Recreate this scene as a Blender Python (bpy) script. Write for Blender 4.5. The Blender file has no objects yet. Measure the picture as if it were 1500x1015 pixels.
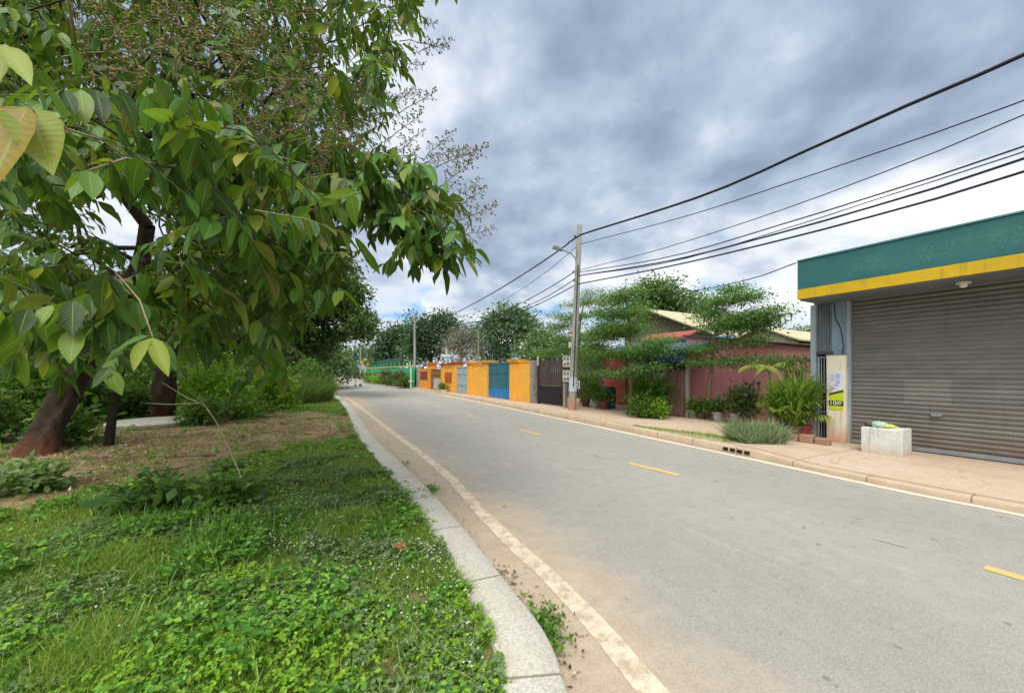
import bpy, bmesh, math, random
import numpy as np
from mathutils import Vector, Matrix
R = math.radians
rng = np.random.default_rng(7)
random.seed(7)
scn = bpy.context.scene
col = scn.collection

# ------------------------------------------------------------------ camera maths
F, CX, HY, EYE = 560.0, 750.0, 544.0, 1.6
def P(px, py, Y):
    return np.array([(px - CX) / F * Y, Y, EYE + (HY - py) / F * Y])
def G(px, py, z=0.0):
    Y = F * (EYE - z) / (py - HY)
    return np.array([(px - CX) / F * Y, Y, z])
# street frame: a runs along the building line (towards the near right), b away from the road
UA = np.array([0.488, -0.873]); UB = np.array([0.873, 0.488])
SROT = math.atan2(UA[1], UA[0])
def A_of(px, b):
    k = (px - CX) / F
    d = b / (UB[0] * k + UB[1])
    return k * d * UA[0] + d * UA[1]
def Y_of(px, b):
    k = (px - CX) / F
    return b / (UB[0] * k + UB[1])
def Z_of(px, py, b):
    return EYE + (HY - py) / F * Y_of(px, b)
def S(a, b, z=0.0):
    return np.array([a * UA[0] + b * UB[0], a * UA[1] + b * UB[1], z])

# ------------------------------------------------------------------ colours / materials
def hexc(h, k=1.0):
    h = h.lstrip('#')
    o = []
    for i in (0, 2, 4):
        c = int(h[i:i + 2], 16) / 255
        c = c / 12.92 if c <= .04045 else ((c + .055) / 1.055) ** 2.4
        o.append(c * k)
    return (o[0], o[1], o[2], 1)

class NT:
    def __init__(s, name):
        s.m = bpy.data.materials.new(name); s.m.use_nodes = True
        s.t = s.m.node_tree; s.n = s.t.nodes; s.l = s.t.links
        s.bsdf = s.n['Principled BSDF']; s.out = s.n['Material Output']
    def new(s, typ, **kw):
        o = s.n.new(typ)
        for k, v in kw.items(): setattr(o, k, v)
        return o
    def link(s, a, b): s.l.new(a, b)
    def coord(s, kind='Object', scale=(1, 1, 1)):
        tc = s.new('ShaderNodeTexCoord'); mp = s.new('ShaderNodeMapping')
        mp.inputs['Scale'].default_value = scale
        s.link(tc.outputs[kind], mp.inputs['Vector']); return mp.outputs['Vector']
    def noise(s, vec, scale, detail=5, rough=.6, dist=0):
        o = s.new('ShaderNodeTexNoise')
        o.inputs['Scale'].default_value = scale; o.inputs['Detail'].default_value = detail
        o.inputs['Roughness'].default_value = rough; o.inputs['Distortion'].default_value = dist
        if vec is not None: s.link(vec, o.inputs['Vector'])
        return o.outputs['Fac']
    def ramp(s, fac, stops, interp='LINEAR'):
        o = s.new('ShaderNodeValToRGB'); cr = o.color_ramp; cr.interpolation = interp
        while len(cr.elements) < len(stops): cr.elements.new(.5)
        for e, (p, c) in zip(cr.elements, stops):
            e.position = p; e.color = c if len(c) == 4 else (*c, 1)
        s.link(fac, o.inputs['Fac']); return o.outputs['Color']
    def grey(s, fac, p0, p1, v0=0., v1=1.):
        o = s.new('ShaderNodeMapRange'); o.clamp = True
        for k, v in zip(('From Min', 'From Max', 'To Min', 'To Max'), (p0, p1, v0, v1)): o.inputs[k].default_value = v
        s.link(fac, o.inputs['Value']); return o.outputs['Result']
    def math(s, op, a, b=None):
        o = s.new('ShaderNodeMath', operation=op)
        for i, v in enumerate((a, b)):
            if v is None: continue
            if isinstance(v, (int, float)): o.inputs[i].default_value = v
            else: s.link(v, o.inputs[i])
        return o.outputs[0]
    def mix(s, fac, a, b, blend='MIX'):
        o = s.new('ShaderNodeMix', data_type='RGBA', blend_type=blend)
        for i, v in ((0, fac), (6, a), (7, b)):
            if isinstance(v, (int, float)): o.inputs[i].default_value = v
            elif isinstance(v, tuple): o.inputs[i].default_value = v
            else: s.link(v, o.inputs[i])
        return o.outputs[2]
    def bump(s, h, strength=.3, dist=.02):
        o = s.new('ShaderNodeBump'); o.inputs['Strength'].default_value = strength; o.inputs['Distance'].default_value = dist
        s.link(h, o.inputs['Height']); s.link(o.outputs[0], s.bsdf.inputs['Normal'])
    def base(s, c, rough=.8, metal=0., spec=.3):
        b = s.bsdf.inputs
        if isinstance(c, tuple): b['Base Color'].default_value = c
        else: s.link(c, b['Base Color'])
        if isinstance(rough, (int, float)): b['Roughness'].default_value = rough
        else: s.link(rough, b['Roughness'])
        b['Metallic'].default_value = metal; b['Specular IOR Level'].default_value = spec
    def sep(s, vec):
        o = s.new('ShaderNodeSeparateXYZ'); s.link(vec, o.inputs[0]); return o.outputs

_mats = {}
def pm(name, c1, c2=None, scale=4., rough=.8, bump=.0, metal=0., spec=.3, stretch=(1, 1, 1), fine=0., dust=None, dustz=.5, dustc='#b08a62', streak=None):
    """weathered surface: two tones by noise, optional fine grain, red dust rising from the foot, rain streaks"""
    if name in _mats: return _mats[name]
    t = NT(name); v = t.coord('Object', stretch)
    c1 = hexc(c1) if isinstance(c1, str) else c1
    c2 = (hexc(c2) if isinstance(c2, str) else c2) if c2 else c1
    n = t.noise(v, scale, 7, .65)
    c = t.ramp(n, [(.3, c1), (.7, c2)])
    if fine:
        f = t.noise(v, scale * 23, 3, .6)
        c = t.mix(fine, c, t.ramp(f, [(.3, (0, 0, 0)), (.7, (1, 1, 1))]), 'OVERLAY')
    if streak:
        vs = t.coord('Object', (6, 6, .5)); sn = t.noise(vs, 2.2, 5, .6)
        c = t.mix(t.grey(sn, .55, .72, 0, .55), c, hexc(streak))
    if dust is not None:
        xyz = t.sep(t.coord('Object')); dn = t.noise(v, 3, 5)
        z = t.math('ADD', xyz[2], t.math('MULTIPLY', t.math('SUBTRACT', dn, .5), dustz * .9))
        c = t.mix(t.grey(z, 0, dustz, dust, 0), c, hexc(dustc))
    t.base(c, rough, metal, spec)
    if bump: t.bump(t.noise(v, scale * 9, 5), bump, .02)
    _mats[name] = t.m; return t.m

def leafmat(name, cols, trans=.3, rough=.55, veins=False, tcol=None, spec=.35):
    if name in _mats: return _mats[name]
    t = NT(name); g = t.new('ShaderNodeNewGeometry')
    st = [(i / max(1, len(cols) - 1), hexc(c)) for i, c in enumerate(cols)]
    c = t.ramp(g.outputs['Random Per Island'], st)
    if veins:
        uv = t.sep(t.coord('UV'))
        du = t.math('ABSOLUTE', t.math('SUBTRACT', uv[0], .5))
        mid = t.grey(du, .012, .035, 1, 0)
        sv = t.math('SINE', t.math('MULTIPLY', t.math('SUBTRACT', uv[1], t.math('MULTIPLY', du, .35)), 75))
        side = t.grey(sv, .8, 1, 0, .22)
        c = t.mix(t.math('MAXIMUM', t.math('MULTIPLY', mid, .75), side), c, t.mix(.6, c, hexc('#a9bf66')))
        bl = t.noise(t.coord('Object'), 30, 3)
        c = t.mix(t.grey(bl, .35, .75, 0, .35), c, t.mix(.5, c, hexc('#6d7a2a')))
        t.bump(sv, .12, .003)
    t.base(c, rough, 0, spec)
    if trans:
        tr = t.new('ShaderNodeBsdfTranslucent'); ms = t.new('ShaderNodeMixShader')
        ms.inputs[0].default_value = trans
        t.link(t.mix(.5, c, hexc(tcol or '#8aa622')), tr.inputs['Color'])
        t.link(t.bsdf.outputs[0], ms.inputs[1]); t.link(tr.outputs[0], ms.inputs[2]); t.link(ms.outputs[0], t.out.inputs['Surface'])
    _mats[name] = t.m; return t.m

# ------------------------------------------------------------------ objects
def tag(o, label=None, cat=None, group=None, kind=None):
    for k, v in (('label', label), ('category', cat), ('group', group), ('kind', kind)):
        if v: o[k] = v
    return o
def link(name, me, m=None, parent=None):
    o = bpy.data.objects.new(name, me); col.objects.link(o)
    if m is not None and me is not None: me.materials.append(m)
    if parent is not None: o.parent = parent
    return o
def thing(name, loc, label, cat, rz=0., group=None):
    o = bpy.data.objects.new(name, None); col.objects.link(o)
    o.empty_display_size = .2
    o.location = tuple(float(x) for x in loc); o.rotation_euler = (0, 0, rz)
    return tag(o, label, cat, group)
def copy_tree(o, parent=None):
    c = o.copy(); col.objects.link(c)
    if parent is not None: c.parent = parent
    for ch in list(o.children): copy_tree(ch, c)
    return c

class MB:
    def __init__(s): s.v = []; s.f = []
    def add(s, vs, fs):
        k = len(s.v); s.v += [tuple(float(c) for c in v) for v in vs]; s.f += [tuple(i + k for i in f) for f in fs]; return s
    def box(s, x0, x1, y0, y1, z0, z1):
        return s.add([(x0, y0, z0), (x1, y0, z0), (x1, y1, z0), (x0, y1, z0), (x0, y0, z1), (x1, y0, z1), (x1, y1, z1), (x0, y1, z1)],
                     [(3, 2, 1, 0), (4, 5, 6, 7), (0, 1, 5, 4), (1, 2, 6, 5), (2, 3, 7, 6), (3, 0, 4, 7)])
    def prism(s, poly, h, axis='y', o=0.):
        """poly in the two other axes, extruded along axis from o to o+h"""
        n = len(poly)
        def mk(p, t):
            return {'y': (p[0], t, p[1]), 'x': (t, p[0], p[1]), 'z': (p[0], p[1], t)}[axis]
        vs = [mk(p, o) for p in poly] + [mk(p, o + h) for p in poly]
        return s.add(vs, [tuple(range(n)), tuple(range(2 * n - 1, n - 1, -1))] + [(i, i + n, (i + 1) % n + n, (i + 1) % n) for i in range(n)])
    def tube(s, pts, rad, n=8, cap=True):
        pts = [np.array(p, float) for p in pts]
        if np.isscalar(rad): rad = [rad] * len(pts)
        vs = []; fs = []; ref = None
        for i, p in enumerate(pts):
            t = pts[min(i + 1, len(pts) - 1)] - pts[max(i - 1, 0)]; t = t / (np.linalg.norm(t) + 1e-9)
            if ref is None: ref = np.array([1., 0, 0]) if abs(t[0]) < .8 else np.array([0, 1., 0])
            b = np.cross(t, ref); b /= np.linalg.norm(b) + 1e-9; ref = np.cross(b, t)
            for k in range(n):
                an = 2 * math.pi * k / n
                vs.append(p + rad[i] * (math.cos(an) * ref + math.sin(an) * b))
        for i in range(len(pts) - 1):
            for k in range(n):
                fs.append((i * n + k, i * n + (k + 1) % n, (i + 1) * n + (k + 1) % n, (i + 1) * n + k))
        if cap: fs += [tuple(range(n - 1, -1, -1)), tuple((len(pts) - 1) * n + k for k in range(n))]
        return s.add(vs, fs)
    def lathe(s, prof, n=16, c=(0, 0, 0)):
        vs = []; fs = []
        for r, z in prof:
            for k in range(n):
                an = 2 * math.pi * k / n; vs.append((c[0] + r * math.cos(an), c[1] + r * math.sin(an), c[2] + z))
        for i in range(len(prof) - 1):
            for k in range(n): fs.append((i * n + k, i * n + (k + 1) % n, (i + 1) * n + (k + 1) % n, (i + 1) * n + k))
        fs += [tuple(range(n - 1, -1, -1)), tuple((len(prof) - 1) * n + k for k in range(n))]
        return s.add(vs, fs)
    def build(s, name, m, parent=None, bevel=0., smooth=False):
        me = bpy.data.meshes.new(name); me.from_pydata(s.v, [], s.f); me.validate()
        bm = bmesh.new(); bm.from_mesh(me)
        bmesh.ops.recalc_face_normals(bm, faces=bm.faces)
        if bevel:
            bm.edges.ensure_lookup_table()
            es = [e for e in bm.edges if len(e.link_faces) == 2 and e.calc_face_angle(0) > R(30)]
            bmesh.ops.bevel(bm, geom=es, offset=bevel, segments=2, affect='EDGES', profile=.6, clamp_overlap=True)
        bm.to_mesh(me); bm.free()
        if smooth:
            me.polygons.foreach_set('use_smooth', [True] * len(me.polygons))
        return link(name, me, m, parent)

def quads_mesh(name, V, Q, m, parent=None, uv=None, smooth=True):
    me = bpy.data.meshes.new(name)
    V = np.ascontiguousarray(V, np.float32); Q = np.ascontiguousarray(Q, np.int32)
    me.vertices.add(len(V)); me.vertices.foreach_set('co', V.ravel())
    me.loops.add(Q.size); me.loops.foreach_set('vertex_index', Q.ravel())
    me.polygons.add(len(Q)); me.polygons.foreach_set('loop_start', np.arange(0, Q.size, 4, dtype=np.int32))
    me.update(calc_edges=True)
    if smooth: me.polygons.foreach_set('use_smooth', np.ones(len(Q), bool))
    if uv is not None:
        l = me.uv_layers.new(name='UVMap'); l.data.foreach_set('uv', np.ascontiguousarray(uv[Q.ravel()], np.float32).ravel())
    return link(name, me, m, parent)

def nrm(a): return a / (np.linalg.norm(a, axis=-1, keepdims=True) + 1e-9)
def leaf_arrays(base, d, up, L, W, prof, droop=.25, fold=.12, bend=0., wave=0.):
    """prof: list of (t, half width 0..1); every leaf = stations x (left, mid, right)"""
    N = len(base); d = nrm(d); side = nrm(np.cross(d, up)); n = nrm(np.cross(side, d))
    L = np.broadcast_to(L, N)[:, None]; W = np.broadcast_to(W, N)[:, None]
    droop = np.broadcast_to(droop, N)[:, None]; fold = np.broadcast_to(fold, N)[:, None]; bend = np.broadcast_to(bend, N)[:, None]
    ph = rng.random((N, 1)) * 6.283 if wave else 0
    V = np.zeros((N, len(prof), 3, 3), np.float32); uv = np.zeros((N, len(prof), 3, 2), np.float32)
    for i, (t, w) in enumerate(prof):
        c = base + d * L * t - np.array([0, 0, 1.]) * L * droop * t * t + side * L * bend * t * t
        for j, sgn in enumerate((-1, 0, 1)):
            V[:, i, j] = c + side * (sgn * W * .5 * w) + n * (abs(sgn) * fold * W * w + (wave * W * w * sgn * np.sin(ph + t * 8) if wave else 0))
            uv[:, i, j] = (.5 + .5 * sgn, t)
    K = len(prof); q = []
    for i in range(K - 1):
        for j in range(2):
            a = i * 3 + j; q.append((a, a + 1, a + 4, a + 3))
    q = np.array(q); Q = (np.arange(N)[:, None, None] * (K * 3) + q[None]).reshape(-1, 4)
    return V.reshape(-1, 3), Q, uv.reshape(-1, 2)
PROF_FULL = [(0, .05), (.07, .32), (.22, .78), (.42, 1.), (.62, .92), (.8, .6), (.93, .24), (1, .03)]
PROF_MED = [(0, .06), (.25, .8), (.55, 1.), (.82, .55), (1, .04)]
PROF_LO = [(0, .1), (.45, 1.), (1, .06)]
def merge(parts):
    V = []; Q = []; U = []; k = 0
    for v, q, u in parts:
        V.append(v); Q.append(q + k); U.append(u); k += len(v)
    return np.concatenate(V), np.concatenate(Q), np.concatenate(U)
def diamonds(base, d, up, L, W):
    """one bent quad per leaf"""
    N = len(base); d = nrm(d); side = nrm(np.cross(d, up)); n = nrm(np.cross(side, d))
    L = np.broadcast_to(L, N)[:, None]; W = np.broadcast_to(W, N)[:, None]
    V = np.stack([base, base + d * L * .5 - side * W * .5 + n * W * .12, base + d * L, base + d * L * .5 + side * W * .5 + n * W * .12], 1)
    return V.reshape(-1, 3), np.arange(4 * N).reshape(-1, 4)
def rdir(n, zbias=0., zscale=1.):
    v = rng.normal(size=(n, 3)); v[:, 2] = v[:, 2] * zscale + zbias
    return nrm(v)
def sn(x, y, s=0.):
    """cheap smooth value in about -1..1"""
    return (np.sin(1.7 * x + 1.3 * y + s) + np.sin(-1.1 * x + 2.3 * y + 1.9 + s * 2) + np.sin(3.7 * x - .9 * y + .7 + s) * .6 + np.sin(.63 * x + 5.1 * y + s) * .5 + np.sin(6.3 * x + 4.9 * y + s * 3) * .4) / 2.4
def inpoly(x, y, poly):
    x = np.asarray(x); y = np.asarray(y); r = np.zeros(x.shape, bool); n = len(poly); j = n - 1
    for i in range(n):
        xi, yi = poly[i][:2]; xj, yj = poly[j][:2]
        c = ((yi > y) != (yj > y)) & (x < (xj - xi) * (y - yi) / ((yj - yi) + 1e-12) + xi)
        r ^= c; j = i
    return r
def resample(poly, n=None, step=None):
    p = np.array([q[:2] for q in poly], float)
    # catmull-rom then even spacing
    ext = np.vstack([2 * p[0] - p[1], p, 2 * p[-1] - p[-2]]); out = []
    for i in range(1, len(ext) - 2):
        a, b, c, d = ext[i - 1:i + 3]
        for t in np.linspace(0, 1, 12, endpoint=False):
            out.append(.5 * (2 * b + (c - a) * t + (2 * a - 5 * b + 4 * c - d) * t * t + (3 * b - a - 3 * c + d) * t ** 3))
    out.append(p[-1]); o = np.array(out)
    s = np.r_[0, np.cumsum(np.linalg.norm(np.diff(o, axis=0), axis=1))]
    if n is None: n = int(s[-1] / step) + 1
    u = np.linspace(0, s[-1], n)
    return np.stack([np.interp(u, s, o[:, 0]), np.interp(u, s, o[:, 1])], 1), u
def normals2(p):
    t = np.gradient(p, axis=0); t /= np.linalg.norm(t, axis=1, keepdims=True)
    return np.stack([-t[:, 1], t[:, 0]], 1)      # left of travel
def sheet(name, rows, m, kind='structure', parent=None, vals=None):
    """rows: list of (n,3) arrays -> grid surface, uv = (row value, metres along)"""
    Rw = np.array(rows); k, n = Rw.shape[:2]
    idx = np.arange(k * n).reshape(k, n)
    Q = np.stack([idx[:-1, :-1], idx[:-1, 1:], idx[1:, 1:], idx[1:, :-1]], -1).reshape(-1, 4)
    if vals is None: vals = np.linspace(0, 1, k)
    along = np.r_[0, np.cumsum(np.linalg.norm(np.diff(Rw[0], axis=0), axis=1))]
    uv = np.stack(np.meshgrid(np.asarray(vals), along, indexing='ij'), -1).reshape(-1, 2)
    o = quads_mesh(name, Rw.reshape(-1, 3), Q, m, parent, uv)
    if kind: o['kind'] = kind
    return o
def z3(p, z): return np.column_stack([p, np.broadcast_to(z, len(p))])

# ------------------------------------------------------------------ camera, world, sun
cam = bpy.data.cameras.new('Camera'); co = bpy.data.objects.new('Camera', cam); col.objects.link(co)
cam.sensor_width = 36; cam.lens = F / 1500 * 36; cam.shift_y = 36.8 / 1500
cam.clip_start = .05; cam.clip_end = 3000
co.location = (0, 0, EYE); co.rotation_euler = (R(90), 0, 0); scn.camera = co
scn.view_settings.view_transform = 'Standard'; scn.view_settings.look = 'None'
scn.view_settings.exposure = 0.66; scn.view_settings.gamma = 1; scn.view_settings.use_curve_mapping = False
cy = scn.cycles
cy.max_bounces = 7; cy.diffuse_bounces = 4; cy.transmission_bounces = 3; cy.transparent_max_bounces = 4; cy.glossy_bounces = 3
cy.use_denoising = True

SUN_EL, SUN_AZ = R(60), R(196)     # azimuth clockwise from +Y: the sun stands high, behind the camera
w = bpy.data.worlds.new('World'); scn.world = w; w.use_nodes = True
wt = NT.__new__(NT); wt.t = w.node_tree; wt.n = wt.t.nodes; wt.l = wt.t.links
bg = wt.n['Background']; bg.inputs['Strength'].default_value = .1
sky = wt.new('ShaderNodeTexSky'); sky.sky_type = 'NISHITA'; sky.sun_disc = False
sky.sun_elevation = SUN_EL; sky.sun_rotation = SUN_AZ; sky.altitude = 0; sky.dust_density = 1.5; sky.air_density = 1.2
tc = wt.new('ShaderNodeTexCoord'); dv = wt.sep(tc.outputs['Generated'])
zc = wt.math('ADD', wt.math('MAXIMUM', dv[2], .0), .34)
cb = wt.new('ShaderNodeCombineXYZ')
wt.link(wt.math('DIVIDE', dv[0], zc), cb.inputs[0]); wt.link(wt.math('DIVIDE', dv[1], zc), cb.inputs[1]); cb.inputs[2].default_value = 3.1
cv = cb.outputs[0]
big = wt.noise(cv, 1.0, 3, .5, .1)          # thick and thin parts of the cloud deck
med = wt.noise(cv, 2.6, 8, .52, .15)
fin = wt.noise(cv, 7.5, 7, .55, .1)
dens = wt.math('ADD', wt.math('MULTIPLY', big, .8), wt.math('ADD', wt.math('MULTIPLY', med, .66), wt.math('MULTIPLY', fin, .22)))
# the deck is thicker overhead, thinner and brighter near the horizon, and thin to the left where light breaks through
lift = wt.grey(dv[2], .10, .5, -.035, .03)
lv = wt.new('ShaderNodeVectorMath', operation='DOT_PRODUCT'); wt.link(tc.outputs['Generated'], lv.inputs[0]); lv.inputs[1].default_value = Vector((-.30, 1, .62)).normalized()
rv = wt.new('ShaderNodeVectorMath', operation='DOT_PRODUCT'); wt.link(tc.outputs['Generated'], rv.inputs[0]); rv.inputs[1].default_value = Vector((.22, 1, .68)).normalized()
dens = wt.math('ADD', wt.math('ADD', dens, lift), wt.math('ADD', wt.grey(lv.outputs['Value'], .95, 1, 0, -.09), wt.grey(rv.outputs['Value'], .86, 1, 0, .12)))
K = 10.0
def cl(h, k=1.): return tuple(c * K * k for c in hexc(h)[:3]) + (1,)
SKYK = .74
cloud = wt.ramp(wt.grey(dens, .66, 1.14), [(0, cl('#ffffff', SKYK * 1.25)), (.17, cl('#eef3fa', SKYK * 1.06)), (.36, cl('#d3dae4', SKYK * 1.06)), (.52, cl('#b0bfd2', SKYK * 1.04)), (.74, cl('#94a4ba', SKYK * 1.02)), (1, cl('#76879f', SKYK * 1.0))])
hole = wt.noise(cv, 1.7, 7, .55, .1)
holem = wt.math('MULTIPLY', wt.grey(hole, .50, .58), wt.math('MULTIPLY', wt.grey(dens, .84, .72), wt.grey(dv[2], .55, .3)))
blue = wt.mix(.8, sky.outputs[0], cl('#86b6ea', SKYK))
skyc = wt.mix(holem, cloud, blue)
# extra brightness added round the sun, behind the camera, to light camera-facing surfaces
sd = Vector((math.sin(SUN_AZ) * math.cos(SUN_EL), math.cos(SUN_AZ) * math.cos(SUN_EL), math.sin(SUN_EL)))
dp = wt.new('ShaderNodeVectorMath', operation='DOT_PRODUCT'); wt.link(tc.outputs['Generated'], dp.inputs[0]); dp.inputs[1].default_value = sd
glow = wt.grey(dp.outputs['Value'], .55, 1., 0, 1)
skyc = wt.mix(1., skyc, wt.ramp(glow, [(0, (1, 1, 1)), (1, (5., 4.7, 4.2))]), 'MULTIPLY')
below = wt.grey(dv[2], -.02, 0, 0, 1)
skyc = wt.mix(below, cl('#8d8f86', .3), skyc)
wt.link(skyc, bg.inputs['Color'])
w.cycles.sampling_method = 'MANUAL'; w.cycles.sample_map_resolution = 1024

sl = bpy.data.lights.new('Sun', 'SUN'); sl.energy = 1.5; sl.angle = R(32); sl.color = (1, .95, .86)
so = bpy.data.objects.new('Sun', sl); col.objects.link(so)
so.rotation_euler = (-sd).to_track_quat('-Z', 'Y').to_euler()
# ================================================================== ground, road, kerbs, pavement
KL = [(.34, -4), (.34, -1), (.33, .6), (.31, 1.3), (.267, 1.76), (.195, 2.19), (-.044, 2.74), (-.58, 3.91), (-1.21, 5.15), (-2.03, 6.68), (-3.44, 9.31), (-7.1, 16.9), (-12, 26.1), (-17.2, 36), (-27, 58), (-39, 85), (-55, 120)]
KR = [(10.6, -4), (8.4, -.1), (6.65, 2.8), (5.82, 4.27), (5.30, 5.2), (4.55, 6.91), (3.72, 8.7), (1.40, 13.8), (-3.1, 23.3), (-9.4, 35.9), (-19.8, 56.1), (-31.8, 81.2), (-47.8, 118)]
LL = [(1.02, -4), (1.0, -1), (.96, .6), (.86, 1.3), (.65, 1.9), (.34, 2.75), (-.27, 4.02), (-1.04, 5.84), (-2.1, 7.95), (-3.18, 10.0), (-7.0, 17.4), (-11.8, 26.4), (-16.9, 36), (-26.7, 58), (-38.7, 85), (-54.7, 120)]
NR = 420
kl, ul = resample(KL, NR); kr, ur = resample(KR, NR)

# asphalt
t = NT('asphalt'); uv = t.sep(t.coord('UV')); v = t.coord('Object')
sp = t.noise(v, 260, 3, .7); blot = t.noise(v, .55, 6, .6); mid = t.noise(v, 5, 6, .7)
c = t.ramp(blot, [(.3, hexc('#88837a')), (.7, hexc('#9c978c'))])
c = t.mix(.5, c, t.ramp(mid, [(.3, hexc('#807b71')), (.7, hexc('#a39e92'))]))
c = t.mix(t.grey(sp, .3, .75, 0, .55), t.mix(.35, c, hexc('#56544f')), t.mix(.35, c, hexc('#d8d3c8')))
lane = t.math('ABSOLUTE', t.math('SINE', t.math('MULTIPLY', uv[0], 6.283 * 1.0)))
c = t.mix(t.grey(lane, .5, 1, 0, .22), c, hexc('#77746e'))
wv = t.coord('UV', (3.0, .22, 1)); dn = t.noise(wv, 2.2, 6, .65)
dn2 = t.noise(v, 1.3, 6, .65)
e1 = t.math('ADD', uv[0], t.math('MULTIPLY', t.math('SUBTRACT', dn2, .5), .30))
dust = t.grey(e1, .05, .19, .85, 0)
e2 = t.math('ADD', uv[0], t.math('MULTIPLY', t.math('SUBTRACT', dn, .5), .06))
dust2 = t.grey(e2, .93, 1.0, 0, .8)
dd = t.math('MAXIMUM', dust, dust2)
c = t.mix(dd, c, t.ramp(mid, [(.3, hexc('#a08a72')), (.7, hexc('#b39d84'))]))
vo = t.new('ShaderNodeTexVoronoi'); vo.inputs['Scale'].default_value = 95; t.link(v, vo.inputs['Vector'])
c = t.mix(t.grey(vo.outputs['Distance'], .15, .55, .30, 0), c, hexc('#c9c3b6')); c = t.mix(t.grey(t.noise(v, 120, 2, .5), .62, .72, 0, .35), c, hexc('#4f4c47'))
ck = t.new('ShaderNodeTexVoronoi', feature='DISTANCE_TO_EDGE'); ck.inputs['Scale'].default_value = .33
cka = t.new('ShaderNodeVectorMath', operation='ADD'); ckn = t.new('ShaderNodeTexNoise'); ckn.inputs['Scale'].default_value = 1.6; ckn.inputs['Detail'].default_value = 6; t.link(v, ckn.inputs['Vector']); t.link(v, cka.inputs[0]); t.link(ckn.outputs['Color'], cka.inputs[1]); t.link(cka.outputs[0], ck.inputs['Vector'])
ckm = t.math('MULTIPLY', t.grey(ck.outputs['Distance'], 0, .004, .55, 0), t.grey(t.noise(v, .5, 3), .5, .6))
c = t.mix(ckm, c, hexc('#4a4843'))
scr = t.noise(t.coord('UV', (26, .35, 1)), 1.6, 5, .6); c = t.mix(t.grey(scr, .6, .8, 0, .28), c, hexc('#bdb5a6'))
spots = t.noise(v, 7, 2, .5); c = t.mix(t.grey(spots, .715, .74, 0, .5), c, hexc('#4d4a46'))
t.base(c, .88, 0, .25); t.bump(t.math('ADD', sp, t.math('MULTIPLY', mid, .6)), .45, .008)
M_ASPH = t.m
rows = []
for f in np.linspace(0, 1, 15):
    p = kl * (1 - f) + kr * f
    rows.append(z3(p, .035 * (1 - (2 * f - 1) ** 2)))
road = sheet('road', rows, M_ASPH)
def road_z(f): return .035 * (1 - (2 * f - 1) ** 2)

# worn paint
def paint(name, base, under, wear):
    t = NT(name); v = t.coord('Object')
    n = t.noise(v, 9, 8, .72); n2 = t.noise(v, 90, 3, .6)
    c = t.mix(t.grey(t.math('ADD', t.math('MULTIPLY', n, .8), t.math('MULTIPLY', n2, .25)), wear, wear + .12), hexc(base), hexc(under))
    c = t.mix(.25, c, t.ramp(t.noise(v, 1.7, 5), [(.3, hexc('#9a7f62')), (.7, hexc(base))]))
    t.base(c, .85); t.bump(n2, .3, .004); return t.m
M_WL = paint('worn white road paint', '#c9b9a2', '#9c8a72', .49)
M_WR = paint('worn white edge paint', '#e2d5be', '#a8977f', .60)
M_YL = paint('worn yellow road paint', '#cfa860', '#9c917c', .54)
def rz_at(q):
    ab = kr - kl; ap = q[:, None] - kl[None]; f = np.clip((ap * ab).sum(-1) / (ab * ab).sum(-1), 0, 1)
    dd = np.linalg.norm(ap - f[..., None] * ab, axis=-1); i = dd.argmin(1)
    return road_z(f[np.arange(len(q)), i])
def strip(name, pts, wdt, m, z, uniform=.3):
    p, u = resample(pts, step=uniform); n = normals2(p)
    jit = .012 * sn(u * 3, u * 1.3)
    a_, b_ = p + n * (wdt / 2 + jit)[:, None], p - n * (wdt / 2 - jit * .5)[:, None]; o = sheet(name, [z3(a_, rz_at(a_) + z), z3(p, rz_at(p) + z), z3(b_, rz_at(b_) + z)], m); return o
LLp = [(x + .05, y) for x, y in LL]
strip('edge_line', LLp, .15, M_WL, .004)
RL = [(x - .13, y - .07) for x, y in KR]
strip('edge_line', RL, .10, M_WR, .004)
# centre dashes, 1 m long every 4.1 m on the crown of the road
cl_ = [(4.6, 1.4), (3.8, 3.05), (2.53, 5.78), (2.0, 6.59), (.72, 9.43), (.24, 10.3), (-1.5, 13.6), (-6.3, 23), (-13.1, 36), (-23.2, 57), (-35, 83), (-51, 119)]
cp, cu = resample(cl_, step=.05)
s0 = cu[np.argmin(np.abs(cp[:, 1] - 5.78))]; s1 = cu[np.argmin(np.abs(cp[:, 1] - 3.05))]
for s_ in [s1 - 1.0] + [s0 + 4.12 * k for k in range(12)]:
    a = cp[(cu >= s_) & (cu <= s_ + 1.0)]
    if len(a) > 3:
        o = strip('lane_marking', [tuple(q) for q in a[::3]] + [tuple(a[-1])], .11, M_YL, .004, .08)
M_GH = paint('nearly worn off white paint', '#a8a298', '#8f8b83', .43)
for (xa, ya, xb, yb) in ((849, 660, 896, 673), (1282, 789, 1328, 801), (664, 605, 690, 611)):
    A_, B_ = G(xa, ya, .035), G(xb, yb, .035)
    strip('lane_marking', [tuple(A_[:2]), tuple((A_[:2] + B_[:2]) / 2), tuple(B_[:2])], .045, M_GH, .004, .08)

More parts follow.
